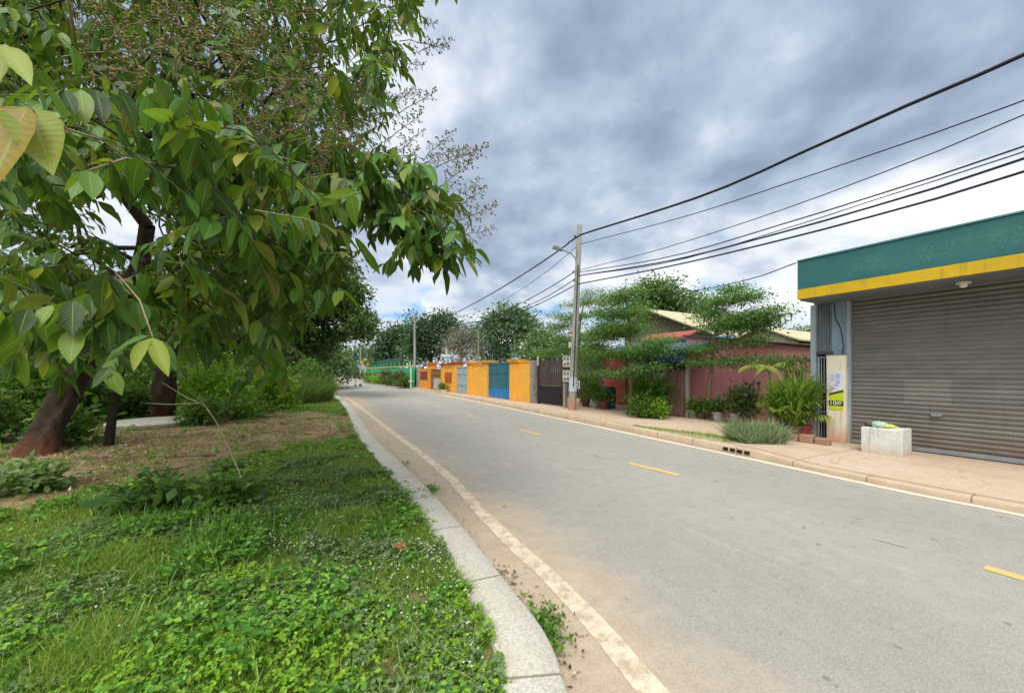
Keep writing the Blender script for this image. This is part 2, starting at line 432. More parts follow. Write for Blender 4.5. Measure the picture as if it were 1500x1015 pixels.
# gutter weeds / kerb (left): speckled cast concrete kerb with joints
t = NT('speckled concrete kerb'); v = t.coord('Object')
sp = t.noise(v, 70, 4, .75); bl = t.noise(v, 2.5, 6, .65)
c = t.ramp(sp, [(.30, hexc('#8a857c')), (.5, hexc('#b0aa9e')), (.72, hexc('#cfc9bc'))])
c = t.mix(t.grey(bl, .4, .75, 0, .5), c, hexc('#b4a48c'))
uvx = t.sep(t.coord('UV'))
jt = t.math('ABSOLUTE', t.math('SUBTRACT', t.math('FRACT', t.math('DIVIDE', uvx[1], .98)), .5))
jm = t.grey(jt, .488, .496, 0, 1)
c = t.mix(t.math('MULTIPLY', jm, .75), c, hexc('#6d5a47'))
t.base(c, .9); t.bump(t.math('SUBTRACT', t.math('MULTIPLY', sp, .5), jm), .5, .01)
M_KERB = t.m
klf, ulf = resample(KL, step=.12); nl = normals2(klf)          # left of travel = towards the lawn
if nl[len(nl) // 2, 0] > 0: nl = -nl
KW = .32
wob = .006 * sn(ulf * 4, ulf)
sheet('kerb', [z3(klf - nl * .004, -.02), z3(klf + nl * .002, .10), z3(klf + nl * .022, .122), z3(klf + nl * (KW - .015 + wob)[:, None], .124), z3(klf + nl * KW, .112), z3(klf + nl * (KW + .005), -.02)], M_KERB)

# right kerb and pavement
t = NT('dusty concrete pavement'); v = t.coord('Object'); uvx = t.sep(t.coord('UV'))
bl = t.noise(v, .9, 7, .65); fn = t.noise(v, 45, 5, .7); ml = t.noise(v, 4.5, 6, .7)
c = t.ramp(bl, [(.28, hexc('#a58c75')), (.5, hexc('#b5a08a')), (.75, hexc('#bfb09e'))])
c = t.mix(t.grey(ml, .45, .75, 0, .6), c, hexc('#a3876c'))
c = t.mix(.4, c, t.ramp(fn, [(.3, hexc('#8d7560')), (.7, hexc('#cdb79f'))]))
j1 = t.math('ABSOLUTE', t.math('SUBTRACT', t.math('FRACT', t.math('DIVIDE', uvx[1], 2.4)), .5))
jm = t.grey(j1, .491, .497, 0, 1)
crk = t.new('ShaderNodeTexVoronoi', feature='DISTANCE_TO_EDGE'); crk.inputs['Scale'].default_value = .55
dvm = t.new('ShaderNodeVectorMath', operation='ADD'); t.link(v, dvm.inputs[0])
nz = t.new('ShaderNodeTexNoise'); nz.inputs['Scale'].default_value = 2.2; nz.inputs['Detail'].default_value = 5; t.link(v, nz.inputs['Vector']); t.link(nz.outputs['Color'], dvm.inputs[1]); t.link(dvm.outputs[0], crk.inputs['Vector'])
cm = t.grey(crk.outputs['Distance'], .0, .007, .5, 0)
jm = t.math('MAXIMUM', t.math('MULTIPLY', jm, .55), cm)
c = t.mix(jm, c, hexc('#6b5745'))
t.base(c, .9); t.bump(t.math('SUBTRACT', t.math('MULTIPLY', fn, .5), jm), .4, .01)
M_PAVE = t.m
krf, urf = resample(KR, step=.2); nr = normals2(krf)
if nr[len(nr) // 2, 0] < 0: nr = -nr
# kerb height: low driveway kerb before the shop, full height further on
kh = np.interp(krf[:, 1], [0, 6.3, 7.1, 200], [.075, .075, .15, .15])
t = NT('dusty kerb stone'); v = t.coord('Object')
fn = t.noise(v, 60, 4, .7); bl = t.noise(v, 2.2, 6); uvx = t.sep(t.coord('UV'))
c = t.ramp(bl, [(.3, hexc('#a08567')), (.7, hexc('#bba78c'))]); c = t.mix(.35, c, t.ramp(fn, [(.3, hexc('#7f715f')), (.7, hexc('#cfc1ab'))]))
jt = t.math('ABSOLUTE', t.math('SUBTRACT', t.math('FRACT', t.math('DIVIDE', uvx[1], 1.0)), .5)); jm = t.grey(jt, .487, .496, 0, .7)
c = t.mix(jm, c, hexc('#5d4b3b')); t.base(c, .9); t.bump(t.math('SUBTRACT', fn, jm), .4, .008)
M_KERB2 = t.m
sheet('kerb', [z3(krf - nr * .003, -.03), z3(krf + nr * .004, kh - .02), z3(krf + nr * .022, kh), z3(krf + nr * .20, kh + .006), z3(krf + nr * .205, -.03)], M_KERB2)
PV = .12
back = []
rowsp = []
for w_, hmix in ((.207, 0.), (.5, .25), (1.0, .85), (1.5, 1), (2.2, 1), (3.2, 1), (4.6, 1), (6.5, 1), (9.5, 1)):
    zz = (kh - .004) * (1 - hmix) + PV * hmix
    rowsp.append(z3(krf + nr * w_, zz + .006 * sn(urf * .8, w_ * 2.) * hmix))
sheet('pavement', rowsp, M_PAVE, vals=[0, .3, .8, 1.3, 2, 3, 4.4, 6.3, 9.3])

# the land under and round everything
t = NT('earth and rough grass'); v = t.coord('Object')
n = t.noise(v, .25, 8, .65); c = t.ramp(n, [(.35, hexc('#4c5a2a')), (.55, hexc('#6a6a3c')), (.75, hexc('#8d7350'))])
t.base(c, .95); M_LAND = t.m
g = MB(); g.add([(-900, -300, -.06), (900, -300, -.06), (900, 1200, -.06), (-900, 1200, -.06)], [(0, 1, 2, 3)]); o = g.build('ground', M_LAND); o['kind'] = 'structure'

# lawn sheet left of the kerb, with bare earth where the photo shows it
dirt_px = [(-60, 690), (-60, 750), (60, 748), (150, 722), (300, 692), (420, 655), (536, 634), (528, 612), (470, 605), (400, 603), (300, 612), (200, 628), (120, 655), (40, 690)]
DIRT = [G(x, y, .1)[:2] for x, y in dirt_px]
spots_px = [((600, 885), .14), ((570, 1000), .12), ((700, 880), .07), ((590, 900), .1), ((720, 960), .06), ((640, 760), .12), ((250, 880), .1)]
SPOTS = [(G(x, y, .1)[:2], r) for (x, y), r in spots_px]
def dirt_at(x, y):
    x = np.asarray(x); y = np.asarray(y)
    xx = x + .35 * sn(x * 1.6, y * 1.6); yy = y + .5 * sn(x * 1.3 + 4, y * 1.5)
    d = inpoly(xx, yy, DIRT).astype(float)
    for (c, r) in SPOTS:
        q = np.hypot(x - c[0], y - c[1]) / r + .35 * sn(x * 9, y * 9)
        d = np.maximum(d, np.clip(1.6 - q, 0, 1))
    far = np.clip((np.hypot(x + 9.5, y - 8.2) - 3.2) * -1.2, 0, .8)    # trodden earth under the trees
    d = np.maximum(d, far * (sn(x * .9, y) > -.3))
    return np.clip(d - .45 * (sn(x * 2.7 + 3, y * 2.2) > .35), 0, 1)
kin = klf + nl * (KW + .004)
LW = np.r_[np.arange(0, 4, .08), np.arange(4, 14, .22), np.geomspace(14, 90, 18)]
LN = np.array([-.882, -.471])
lawn_rows = []
def lawn_z(x, y, w_): return .095 + .018 * sn(x * 1.9, y * 1.7) * np.clip(w_ / .5, 0, 1) + .012 * sn(x * 6, y * 6) * np.clip(w_ / .3, 0, 1) + .03 * np.clip(w_ / 1.0, 0, 1)
for w_ in LW:
    q = kin + LN * w_
    lawn_rows.append(z3(q, 0) + np.column_stack([0 * q[:, 0], 0 * q[:, 0], lawn_z(q[:, 0], q[:, 1], w_)]))
t = NT('lawn soil'); at = t.new('ShaderNodeAttribute', attribute_name='bare'); v = t.coord('Object')
n1 = t.noise(v, 3.2, 8, .7); n2 = t.noise(v, 38, 5, .7); n3 = t.noise(v, 1.1, 5)
earth = t.ramp(n1, [(.3, hexc('#6a573f')), (.5, hexc('#8e7656')), (.72, hexc('#b09872'))])
earth = t.mix(.45, earth, t.ramp(n2, [(.3, hexc('#4f4030')), (.7, hexc('#b8a27c'))]))
green = t.ramp(n1, [(.3, hexc('#3d4c1c')), (.7, hexc('#62702c'))]); green = t.mix(.4, green, t.ramp(n2, [(.3, hexc('#1d260e')), (.7, hexc('#6a7a30'))]))
earth = t.mix(t.grey(n3, .40, .54, .6, 0), earth, t.ramp(n2, [(.3, hexc('#3b2d1f')), (.7, hexc('#6f5a40'))]))
f = t.math('ADD', at.outputs['Fac'], t.math('MULTIPLY', t.math('SUBTRACT', n1, .5), .9))
c = t.mix(t.grey(f, .3, .6), green, earth)
t.base(c, .95, 0, .1); t.bump(t.math('ADD', n2, n1), .7, .03)
lawn = sheet('lawn', lawn_rows, t.m)
xs = np.array(lawn_rows).reshape(-1, 3)
at_ = lawn.data.attributes.new('bare', 'FLOAT', 'POINT'); at_.data.foreach_set('value', dirt_at(xs[:, 0], xs[:, 1]).astype(np.float32))

# drain inlet in the far kerb
i = int(np.argmin(np.abs(krf[:, 1] - 7.35))); tang = krf[i + 1] - krf[i]; ang = math.atan2(tang[1], tang[0])
d = thing('drain_inlet', (*(krf[i] + nr[i] * -.008), .0), 'row of four dark drain slots in the far kerb face', 'drain', ang)
blk = pm('black drain mouth', '#1a1512', '#2a211b', 8)
for k in range(4):
    MB().box(-.27 + k * .145, -.17 + k * .145, -.012, .01, .045, .105).build('slot', blk, d, .004)
# ================================================================== trees and plants
def bark(name, a, b, scale=6., dust=None, dustz=.6):
    return pm(name, a, b, scale, .95, .8, stretch=(1, 1, .35), fine=.5, dust=dust, dustz=dustz, dustc='#7a3f22')
M_BARK = bark('grey brown bark', '#4a3b2e', '#8a735b', 7)
M_BARKR = bark('bark with red earth at its foot', '#1c1611', '#4a3a2c', 7, .5, .45)
M_BARKD = bark('dark bark', '#221d18', '#4d433a', 9)
M_BARKG = bark('pale grey bark', '#8a8073', '#b8ad9d', 8)

def skeleton_mesh(name, root_path, root_rad, pts, m, parent, tip=.006, power=.46, sides=6, jit=.12, rootsides=14, rings=4, rough=0.):
    """trunk along root_path, then every point of pts joined to the nearest point already in the tree"""
    nodes = []; par = []; isroot = []
    rp, _ = resample3(root_path, max(4, int(len(root_path) * rings)))
    rr = np.interp(np.linspace(0, 1, len(rp)), np.linspace(0, 1, len(root_rad)), root_rad)
    for i, p in enumerate(rp):
        nodes.append(p); par.append(i - 1); isroot.append(True)
    attach_from = int(len(rp) * .45)
    top = rp[-1]
    order = np.argsort(np.linalg.norm(pts - top, axis=1))
    NP = len(rp) + 2 * len(pts) + 5
    A = np.zeros((NP, 3)); A[:len(rp)] = rp; depth = np.zeros(NP); k = len(rp)
    okm = np.zeros(NP, bool); okm[attach_from:k] = True
    for i in order:
        p = pts[i]
        dd = np.linalg.norm(A[:k] - p, axis=1) + .18 * depth[:k]
        dd[~okm[:k]] = 1e9
        j = int(np.argmin(dd)); q = A[j]
        L_ = np.linalg.norm(p - q)
        if L_ < 1e-4: continue
        mid = (p + q) / 2 + rng.normal(size=3) * jit * L_ * .6 + np.array([0, 0, .06 * L_])
        A[k] = mid; nodes.append(mid); par.append(j); isroot.append(False); depth[k] = depth[j] + L_ / 2; okm[k] = True
        A[k + 1] = p; nodes.append(p); par.append(k); isroot.append(False); depth[k + 1] = depth[j] + L_; okm[k + 1] = True
        k += 2
    n = len(nodes); cnt = np.zeros(n)
    haschild = np.zeros(n, bool)
    for i in range(n - 1, -1, -1):
        if cnt[i] == 0: cnt[i] = 1
        if par[i] >= 0: cnt[par[i]] += cnt[i]
    rad = tip * cnt ** power
    rad[:len(rp)] = rr
    rmax = rr[-1] * .85
    rad[len(rp):] = np.minimum(rad[len(rp):], rmax)
    V = []; Q = []; kk = 0
    an = np.linspace(0, 2 * math.pi, sides, endpoint=False)
    idx = [i for i in range(n) if not isroot[i]]
    a = np.array([nodes[par[i]] for i in idx]); b = np.array([nodes[i] for i in idx])
    ra = np.array([min(rad[par[i]], rad[i] * 1.45) for i in idx]); rb = rad[idx]
    d = nrm(b - a); ref = np.where(np.abs(d[:, :1]) < .8, np.array([[1., 0, 0]]), np.array([[0, 1., 0]]))
    u = nrm(np.cross(d, ref)); v_ = np.cross(d, u)
    ring = np.cos(an)[None, :, None] * u[:, None] + np.sin(an)[None, :, None] * v_[:, None]
    VA = a[:, None] + ring * ra[:, None, None]; VB = (b + d * rb[:, None] * .3)[:, None] + ring * rb[:, None, None]
    V = np.stack([VA, VB], 1).reshape(-1, 3)
    q = np.array([(i, (i + 1) % sides, sides + (i + 1) % sides, sides + i) for i in range(sides)])
    Q = (np.arange(len(idx))[:, None, None] * 2 * sides + q[None]).reshape(-1, 4)
    # trunk as one ringed tube with flutes and a flared foot
    rs = rootsides; an = np.linspace(0, 2 * math.pi, rs, endpoint=False); TV = []
    ref = np.array([1., 0, 0])
    for i, p in enumerate(rp):
        t_ = rp[min(i + 1, len(rp) - 1)] - rp[max(i - 1, 0)]; t_ = t_ / np.linalg.norm(t_)
        bb = np.cross(t_, ref); bb /= np.linalg.norm(bb); ref = np.cross(bb, t_)
        h = np.linalg.norm(p - rp[0])
        fl = 1 + .35 * math.exp(-h / .22) * (.6 + .4 * np.cos(an * 4 + .6))
        wob = 1 + .09 * np.sin(an * 3 + h * 2.1) + .06 * np.sin(an * 5 - h * 3.3) + .05 * np.sin(an * 2 + h * 5)
        rr_ = rr[i] * fl * wob
        if rough: rr_ = rr_ * (1 + rough * (sn(an * 5 + h * .8, h * 3.1 + an) + .7 * sn(an * 13, h * 9.) + .5 * np.sign(np.sin(an * 9 + np.sin(h * 4) * 1.5)) * .6))
        TV.append(p + rr_[:, None] * (np.cos(an)[:, None] * ref + np.sin(an)[:, None] * bb))
    TV = np.concatenate(TV); k0 = len(V)
    tq = [(k0 + i * rs + k, k0 + i * rs + (k + 1) % rs, k0 + (i + 1) * rs + (k + 1) % rs, k0 + (i + 1) * rs + k) for i in range(len(rp) - 1) for k in range(rs)]
    V = np.concatenate([V, TV]); Q = np.concatenate([Q, np.array(tq)])
    return quads_mesh(name, V, Q, m, parent)
def resample3(path, n):
    p = np.array(path, float); ext = np.vstack([2 * p[0] - p[1], p, 2 * p[-1] - p[-2]]); out = []
    for i in range(1, len(ext) - 2):
        a, b, c, d = ext[i - 1:i + 3]
        for t in np.linspace(0, 1, 10, endpoint=False):
            out.append(.5 * (2 * b + (c - a) * t + (2 * a - 5 * b + 4 * c - d) * t * t + (3 * b - a - 3 * c + d) * t ** 3))
    out.append(p[-1]); o = np.array(out); s = np.r_[0, np.cumsum(np.linalg.norm(np.diff(o, axis=0), axis=1))]
    u = np.linspace(0, s[-1], n)
    return np.stack([np.interp(u, s, o[:, k]) for k in range(3)], 1), u

def blob_points(blobs):
    out = []
    for c, r, n in blobs:
        d = rdir(n); rad = rng.random(n) ** .42
        out.append(np.array(c) + d * rad[:, None] * np.array(r) * (1 + .16 * sn(d[:, 0] * 4 + c[0], d[:, 1] * 4 + d[:, 2] * 5))[:, None])
    return np.concatenate(out)
def leaf_cloud(pts, m_per, spread, size, w=.5, flat=.7, zdir=-.25, jitter=.35):
    """leaf diamonds round each cluster point"""
    n = len(pts) * m_per
    c = np.repeat(pts, m_per, 0)
    off = rng.normal(size=(n, 3)) * .5; off[:, 2] *= flat
    base = c + off * spread
    d = nrm(off * np.array([1, 1, .6]) + rng.normal(size=(n, 3)) * .5 + np.array([0, 0, zdir]))
    up = nrm(rng.normal(size=(n, 3)) * .6 + np.array([0, 0, 1.]))
    L = size * (1 + jitter * rng.normal(size=n)).clip(.5, 1.8)
    return diamonds(base, d, up, L, L * w)

def rel(root, x): return np.asarray(x, float) - np.array(root.location)
def tree(name, label, base, top, r0, blobs, lm, bm_=None, leaf=(.16, .5), per=16, spread=.55, flat=.7, group=None, cat='tree', zdir=-.25, tip=.008, bare=False, cl_mul=1.):
    """far tree: real trunk, limbs to every cluster, leaf-sized faces round the limbs' ends"""
    root = thing(name, base, label, cat, 0, group)
    b0 = np.array(base, float); bl = [(np.array(c) - b0, r, max(3, int(n * cl_mul))) for c, r, n in blobs]
    pts = blob_points(bl); tp = np.array(top) - b0
    path = [np.zeros(3) - np.array([0, 0, .1]), tp * np.array([.3, .3, .4]) + rng.normal(size=3) * .03 * tp[2], tp * np.array([.8, .8, .75]), tp]
    skeleton_mesh('trunk', path, [r0, r0 * .85, r0 * .7, r0 * .55], pts, bm_ or M_BARK, root, tip=tip)
    V, Q = leaf_cloud(pts, per, spread, leaf[0], leaf[1], flat, zdir)
    quads_mesh('crown', V, Q, lm, root, smooth=False)
    return root
def pxblob(px, py, Y, rx, ry, n, rdepth=None):
    """crown lobe centred on a pixel at depth Y; radii given in pixels, made metres there"""
    k = Y / F
    return (P(px, py, Y), (rx * k, rdepth or (rx * k), ry * k), n)

L_DARK = leafmat('dark green leaves', ['#22381a', '#2f4a22', '#3f5c2b', '#4d6b34'], .25)
L_MID = leafmat('mid green leaves', ['#33502a', '#456634', '#5a7a40', '#6d8c4c'], .28)
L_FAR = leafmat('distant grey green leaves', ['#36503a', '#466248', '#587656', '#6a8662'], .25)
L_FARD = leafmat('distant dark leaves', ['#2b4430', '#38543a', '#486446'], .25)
L_BRIGHT = leafmat('bright young leaves', ['#4d7a1c', '#659322', '#7fae2e', '#9cc440'], .4)
L_SHRUB = leafmat('shrub leaves', ['#2c4a18', '#3e6420', '#56802a', '#74a035'], .33)
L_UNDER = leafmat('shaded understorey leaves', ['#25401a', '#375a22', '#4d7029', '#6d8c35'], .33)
L_TERM = leafmat('small tiered tree leaves', ['#38603a', '#4a7440', '#628e4a', '#80a458'], .45)
L_BARE = leafmat('sparse grey leaves', ['#6d6a58', '#7d7c66', '#8a8a72'], .2)

# ---------------------------------------------------------------- the near tree (big leaves, fruit panicles)
NEAR_L = leafmat('broad glossy leaves', ['#162c12', '#1f3f18', '#294f1e', '#335d22', '#3f6a26', '#4f7a2c', '#6d862c', '#6b5a30'], .32, .48, True, '#90b023', .28)
NEAR_Y = leafmat('yellow green young leaves', ['#728a2c', '#8a9a34', '#a09c38'], .45, .5, True, '#c4c23a')
NEAR_O = leafmat('orange turning leaves', ['#8f7022', '#98802a', '#7f7e2c'], .45, .5, True, '#d09a2a')
TB = G(45, 668, .12)
near_tree = thing('broadleaf_tree', TB, 'large overhanging tree with broad drooping leaves, leaning red-footed trunk and brown fruit sprays', 'tree')

def sample_region(poly, y0, y1, n, power=1.):
    xs = [p[0] for p in poly]; ys = [p[1] for p in poly]; out = []
    while len(out) < n:
        x = rng.uniform(min(xs), max(xs), 400); y = rng.uniform(min(ys), max(ys), 400)
        ok_ = inpoly(x, y, poly)
        for a, b in zip(x[ok_], y[ok_]):
            out.append(P(a, b, y0 + (y1 - y0) * rng.random() ** power))
    return np.array(out[:n])
REG = [
    # (pixel outline, nearest, farthest, twigs)
    ([(-160, -260), (640, -260), (622, -10), (600, 40), (575, 60), (585, 110), (545, 170), (470, 190), (300, 120), (-160, 110)], 3.0, 6.5, 560),
    ([(-160, -260), (640, -260), (618, -10), (590, 70), (575, 150), (560, 210), (480, 260), (300, 230), (-160, 250)], 5.0, 9.5, 1600),
    ([(60, 150), (300, 140), (430, 200), (470, 290), (440, 380), (320, 370), (250, 330), (240, 290), (150, 260), (60, 190)], 1.9, 3.4, 80),
    ([(250, 210), (470, 210), (560, 250), (560, 300), (520, 330), (440, 400), (330, 420), (260, 370), (235, 300)], 2.6, 4.6, 110),
    ([(470, 210), (560, 210), (630, 240), (655, 285), (680, 350), (672, 380), (640, 395), (590, 365), (540, 330), (510, 310), (460, 300)], 3.0, 4.4, 105),
    ([(560, 300), (640, 310), (672, 365), (650, 388), (610, 372)], 3.2, 4.0, 20),
    ([(380, 290), (470, 300), (520, 330), (530, 385), (505, 420), (470, 440), (420, 470), (360, 440), (330, 380)], 3.5, 6.5, 90),
    ([(-80, 260), (60, 260), (120, 300), (200, 390), (330, 380), (350, 440), (300, 470), (160, 450), (-80, 560)], 4.0, 8.0, 260),
    ([(-60, 380), (140, 390), (330, 390), (340, 430), (240, 440), (80, 470), (-60, 500)], 2.2, 3.6, 44),
    ([(60, 440), (330, 430), (330, 470), (250, 500), (180, 520), (110, 520), (60, 560)], 2.6, 5.0, 46),
    ([(-60, 100), (120, 110), (180, 240), (110, 300), (-60, 300)], 2.4, 5, 70),
    ([(300, 380), (440, 400), (450, 440), (400, 560), (340, 470)], 3.0, 5.0, 40),
]
twigs = np.concatenate([sample_region(*r) for r in REG])
twigs_l = twigs - TB
p2 = lambda px, py, Y: P(px, py, Y) - TB
trunk_path = [np.array([0, 0, -.15]), p2(85, 600, 7.15), p2(125, 530, 7.2), p2(165, 450, 7.1), p2(205, 395, 6.9), p2(215, 330, 6.5)]
# carrying limbs: towards the road and towards the camera
limb_pts = [p2(140, 310, 6.6), p2(70, 250, 6.2), p2(270, 380, 6.2), p2(350, 340, 5.4), p2(430, 300, 4.8), p2(520, 270, 4.2), p2(590, 280, 3.8), p2(640, 330, 3.6),
            p2(250, 250, 5.6), p2(270, 180, 5.0), p2(200, 130, 4.2), p2(300, 60, 4.6), p2(420, 60, 5.4), p2(520, 60, 5.6), p2(230, 280, 4.6), p2(260, 245, 3.4), p2(340, 246, 2.7), p2(160, 190, 2.4), p2(120, 160, 2.2),
            p2(330, 160, 3.6), p2(400, 130, 4.2), p2(460, 110, 4.8), p2(100, 60, 4.4), p2(20, 40, 4.6), p2(0, 130, 3.2)]
# limbs must exist before the twigs: give them small distance by ordering through a guide list
allp = np.concatenate([np.array(limb_pts), twigs_l])
skeleton_mesh('trunk', trunk_path, [.22, .20, .17, .15, .13, .10], allp, M_BARKR, near_tree, tip=.0035, power=.47, sides=6, jit=.12, rootsides=40, rings=14, rough=.045)

def twig_leaves(tw, root, n_leaf, Lm, prof_of=None, out_bias=None, wr=.5):
    """each twig: a short drooping shoot with two ranks of leaves hanging from it"""
    near = []; farl = []
    N = len(tw)
    az = rng.uniform(0, 2 * math.pi, N); dirs = np.stack([np.cos(az), np.sin(az), rng.uniform(-.55, .15, N)], 1)
    dirs = nrm(dirs + np.array([.45, -.35, 0]))          # shoots reach outward, to the light over the road
    Ls = rng.uniform(.28, .62, N)
    tw = tw - dirs * (Ls * .55)[:, None]
    B = []; D = []; UPS = []; LL_ = []; DR = []; TW = []
    for i in range(n_leaf):
        t = (i + .6) / n_leaf
        sgn = 1 if i % 2 else -1
        side = nrm(np.cross(dirs, np.array([0, 0, 1.])))
        b = tw + dirs * (Ls * t)[:, None] - np.array([0, 0, .12]) * (t * t)
        d = dirs * (.35 + .5 * t) + side * sgn * (.8 - .3 * t) + np.array([0, 0, -1.]) * rng.uniform(.25, 1.3, (N, 1)) + rng.normal(size=(N, 3)) * .22
        B.append(b); D.append(d)
        UPS.append(nrm(np.array([0, 0, 1.]) + dirs * .5 + rng.normal(size=(N, 3)) * .35)); LL_.append(Lm * rng.uniform(.45, 1.3, N)); DR.append(rng.uniform(.05, .4, N))
        TW.append(np.arange(N))
    return np.concatenate(B), np.concatenate(D), np.concatenate(UPS), np.concatenate(LL_), np.concatenate(DR), np.concatenate(TW), dirs, Ls
B, D, U, L_, DR, TW, tdirs, tLs = twig_leaves(twigs, near_tree, 11, .148)
B = B - TB
dist = twigs[TW][:, 1]
parts = []
young = (rng.random(len(B)) < .035)
for lo, hi, prof in ((0, 3.6, PROF_FULL), (3.6, 5.6, PROF_MED), (5.6, 99, PROF_LO)):
    s_ = (dist >= lo) & (dist < hi) & ~young
    ns = int(s_.sum()); parts.append(leaf_arrays(B[s_], D[s_], U[s_], L_[s_], L_[s_] * rng.uniform(.38, .56, ns), prof, DR[s_], rng.uniform(.02, .34, ns), rng.normal(size=ns) * .12, .08))
# leaves set singly along the shoots of the close branch (read off the photograph's nearest sprays)
V, Q, UVs = merge(parts)
quads_mesh('crown', V, Q, NEAR_L, near_tree, UVs)
V, Q, UVs = leaf_arrays(B[young], D[young], U[young], L_[young] * .9, L_[young] * .42, PROF_FULL, DR[young], .2)
quads_mesh('young_leaves', V, Q, NEAR_Y, near_tree, UVs)
# thin shoots that carry the leaves
def shoots(tw, dirs, Ls, r=.003):
    N = len(tw); a = tw; pts = [a + dirs * (Ls * t)[:, None] - np.array([0, 0, .12]) * (t * t) for t in (0, .5, 1.)]
    sides = 4; an = np.linspace(0, 2 * math.pi, sides, endpoint=False)
    u = nrm(np.cross(dirs, np.array([0, 0, 1.]))); v_ = np.cross(dirs, u); ring = np.cos(an)[None, :, None] * u[:, None] + np.sin(an)[None, :, None] * v_[:, None]
    V = np.stack([p[:, None] + ring * (r * k) for p, k in zip(pts, (1.2, .9, .4))], 1).reshape(-1, 3)
    q = np.array([(j * sides + i, j * sides + (i + 1) % sides, (j + 1) * sides + (i + 1) % sides, (j + 1) * sides + i) for j in range(2) for i in range(sides)])
    return V, (np.arange(N)[:, None, None] * 3 * sides + q[None]).reshape(-1, 4)
M_TWIG = pm('pale green twig bark', '#6d6a45', '#8f8460', 20, .8)
V, Q = shoots(twigs_l - tdirs * (tLs * .55)[:, None], tdirs, tLs); quads_mesh('shoots', V, Q, M_TWIG, near_tree)

# single close leaves of the nearest shoot: (base px, tip px, depth at base, depth at tip, width m)
def set_leaf(name, b, tpx, y0, y1, wdt, m, fold=.2, droop=.05, label=None, upv=(0.2, -.6, .75)):
    p = P(*b, y0) - TB; q = P(*tpx, y1) - TB; d = q - p; L = np.linalg.norm(d)
    V, Q, U_ = leaf_arrays(p[None], d[None], np.array([upv]), L, wdt, PROF_FULL, droop, fold)
    o = quads_mesh(name, V, Q, m, near_tree, U_)
    if label: o['label'] = label
    return o
set_leaf('leaf', (40, 158), (-22, 282), .92, .82, .125, NEAR_O, .3, label='large orange-yellow leaf closest to the camera')
set_leaf('leaf', (42, 160), (78, 245), .95, .88, .10, leafmat('olive young leaf', ['#7d8a2c', '#86902f'], .45, .5, True, '#a8b03a'), .35, .08, 'olive leaf with a curled pink tip')
set_leaf('leaf', (8, 68), (46, 118), 1.15, 1.05, .06, NEAR_Y, .3)
set_leaf('leaf', (10, 66), (-2, 118), 1.15, 1.1, .055, NEAR_Y, .3)
set_leaf('leaf', (222, 495), (196, 541), 1.75, 1.68, .06, NEAR_Y, .45)
set_leaf('leaf', (224, 495), (247, 548), 1.75, 1.7, .065, NEAR_Y, .4)
set_leaf('leaf', (224, 495), (258, 540), 1.78, 1.8, .07, NEAR_L, .2)
set_leaf('leaf', (218, 492), (168, 512), 1.8, 1.8, .06, NEAR_L, .2)
M_SHOOT = pm('close twig bark', '#7a6a50', '#9a8a6a', 30, .8)
tb = MB()
tb.tube([P(130, 250, 1.75) - TB, P(185, 232, 1.9) - TB, P(235, 243, 2.1) - TB, P(330, 248, 2.5) - TB, P(430, 262, 3.1) - TB], [.005, .007, .009, .012, .016], 7)
tb.tube([P(150, 205, 1.8) - TB, P(190, 236, 2.0) - TB, P(235, 243, 2.1) - TB], [.004, .005, .007], 6)
tb.tube([P(40, 158, .92) - TB, P(100, 190, 1.2) - TB, P(150, 205, 1.8) - TB], [.004, .004, .005], 6)
tb.tube([P(278, 250, 2.2) - TB, P(310, 295, 2.3) - TB, P(350, 318, 2.5) - TB, P(385, 328, 2.6) - TB], [.006, .005, .004, .003], 6)
tb.tube([P(8, 66, 1.15) - TB, P(-40, 110, 1.3) - TB, P(-90, 150, 1.8) - TB], [.003, .004, .005], 6)
tb.tube([P(224, 494, 1.75) - TB, P(205, 440, 1.9) - TB, P(180, 410, 2.4) - TB, P(170, 400, 3.0) - TB], [.003, .004, .005, .006], 6)
tb.tube([P(98, -10, 2.0) - TB, P(105, 30, 2.1) - TB, P(110, 62, 2.15) - TB], [.010, .009, .005], 6)
tb.build('branch', M_SHOOT, near_tree, smooth=True)
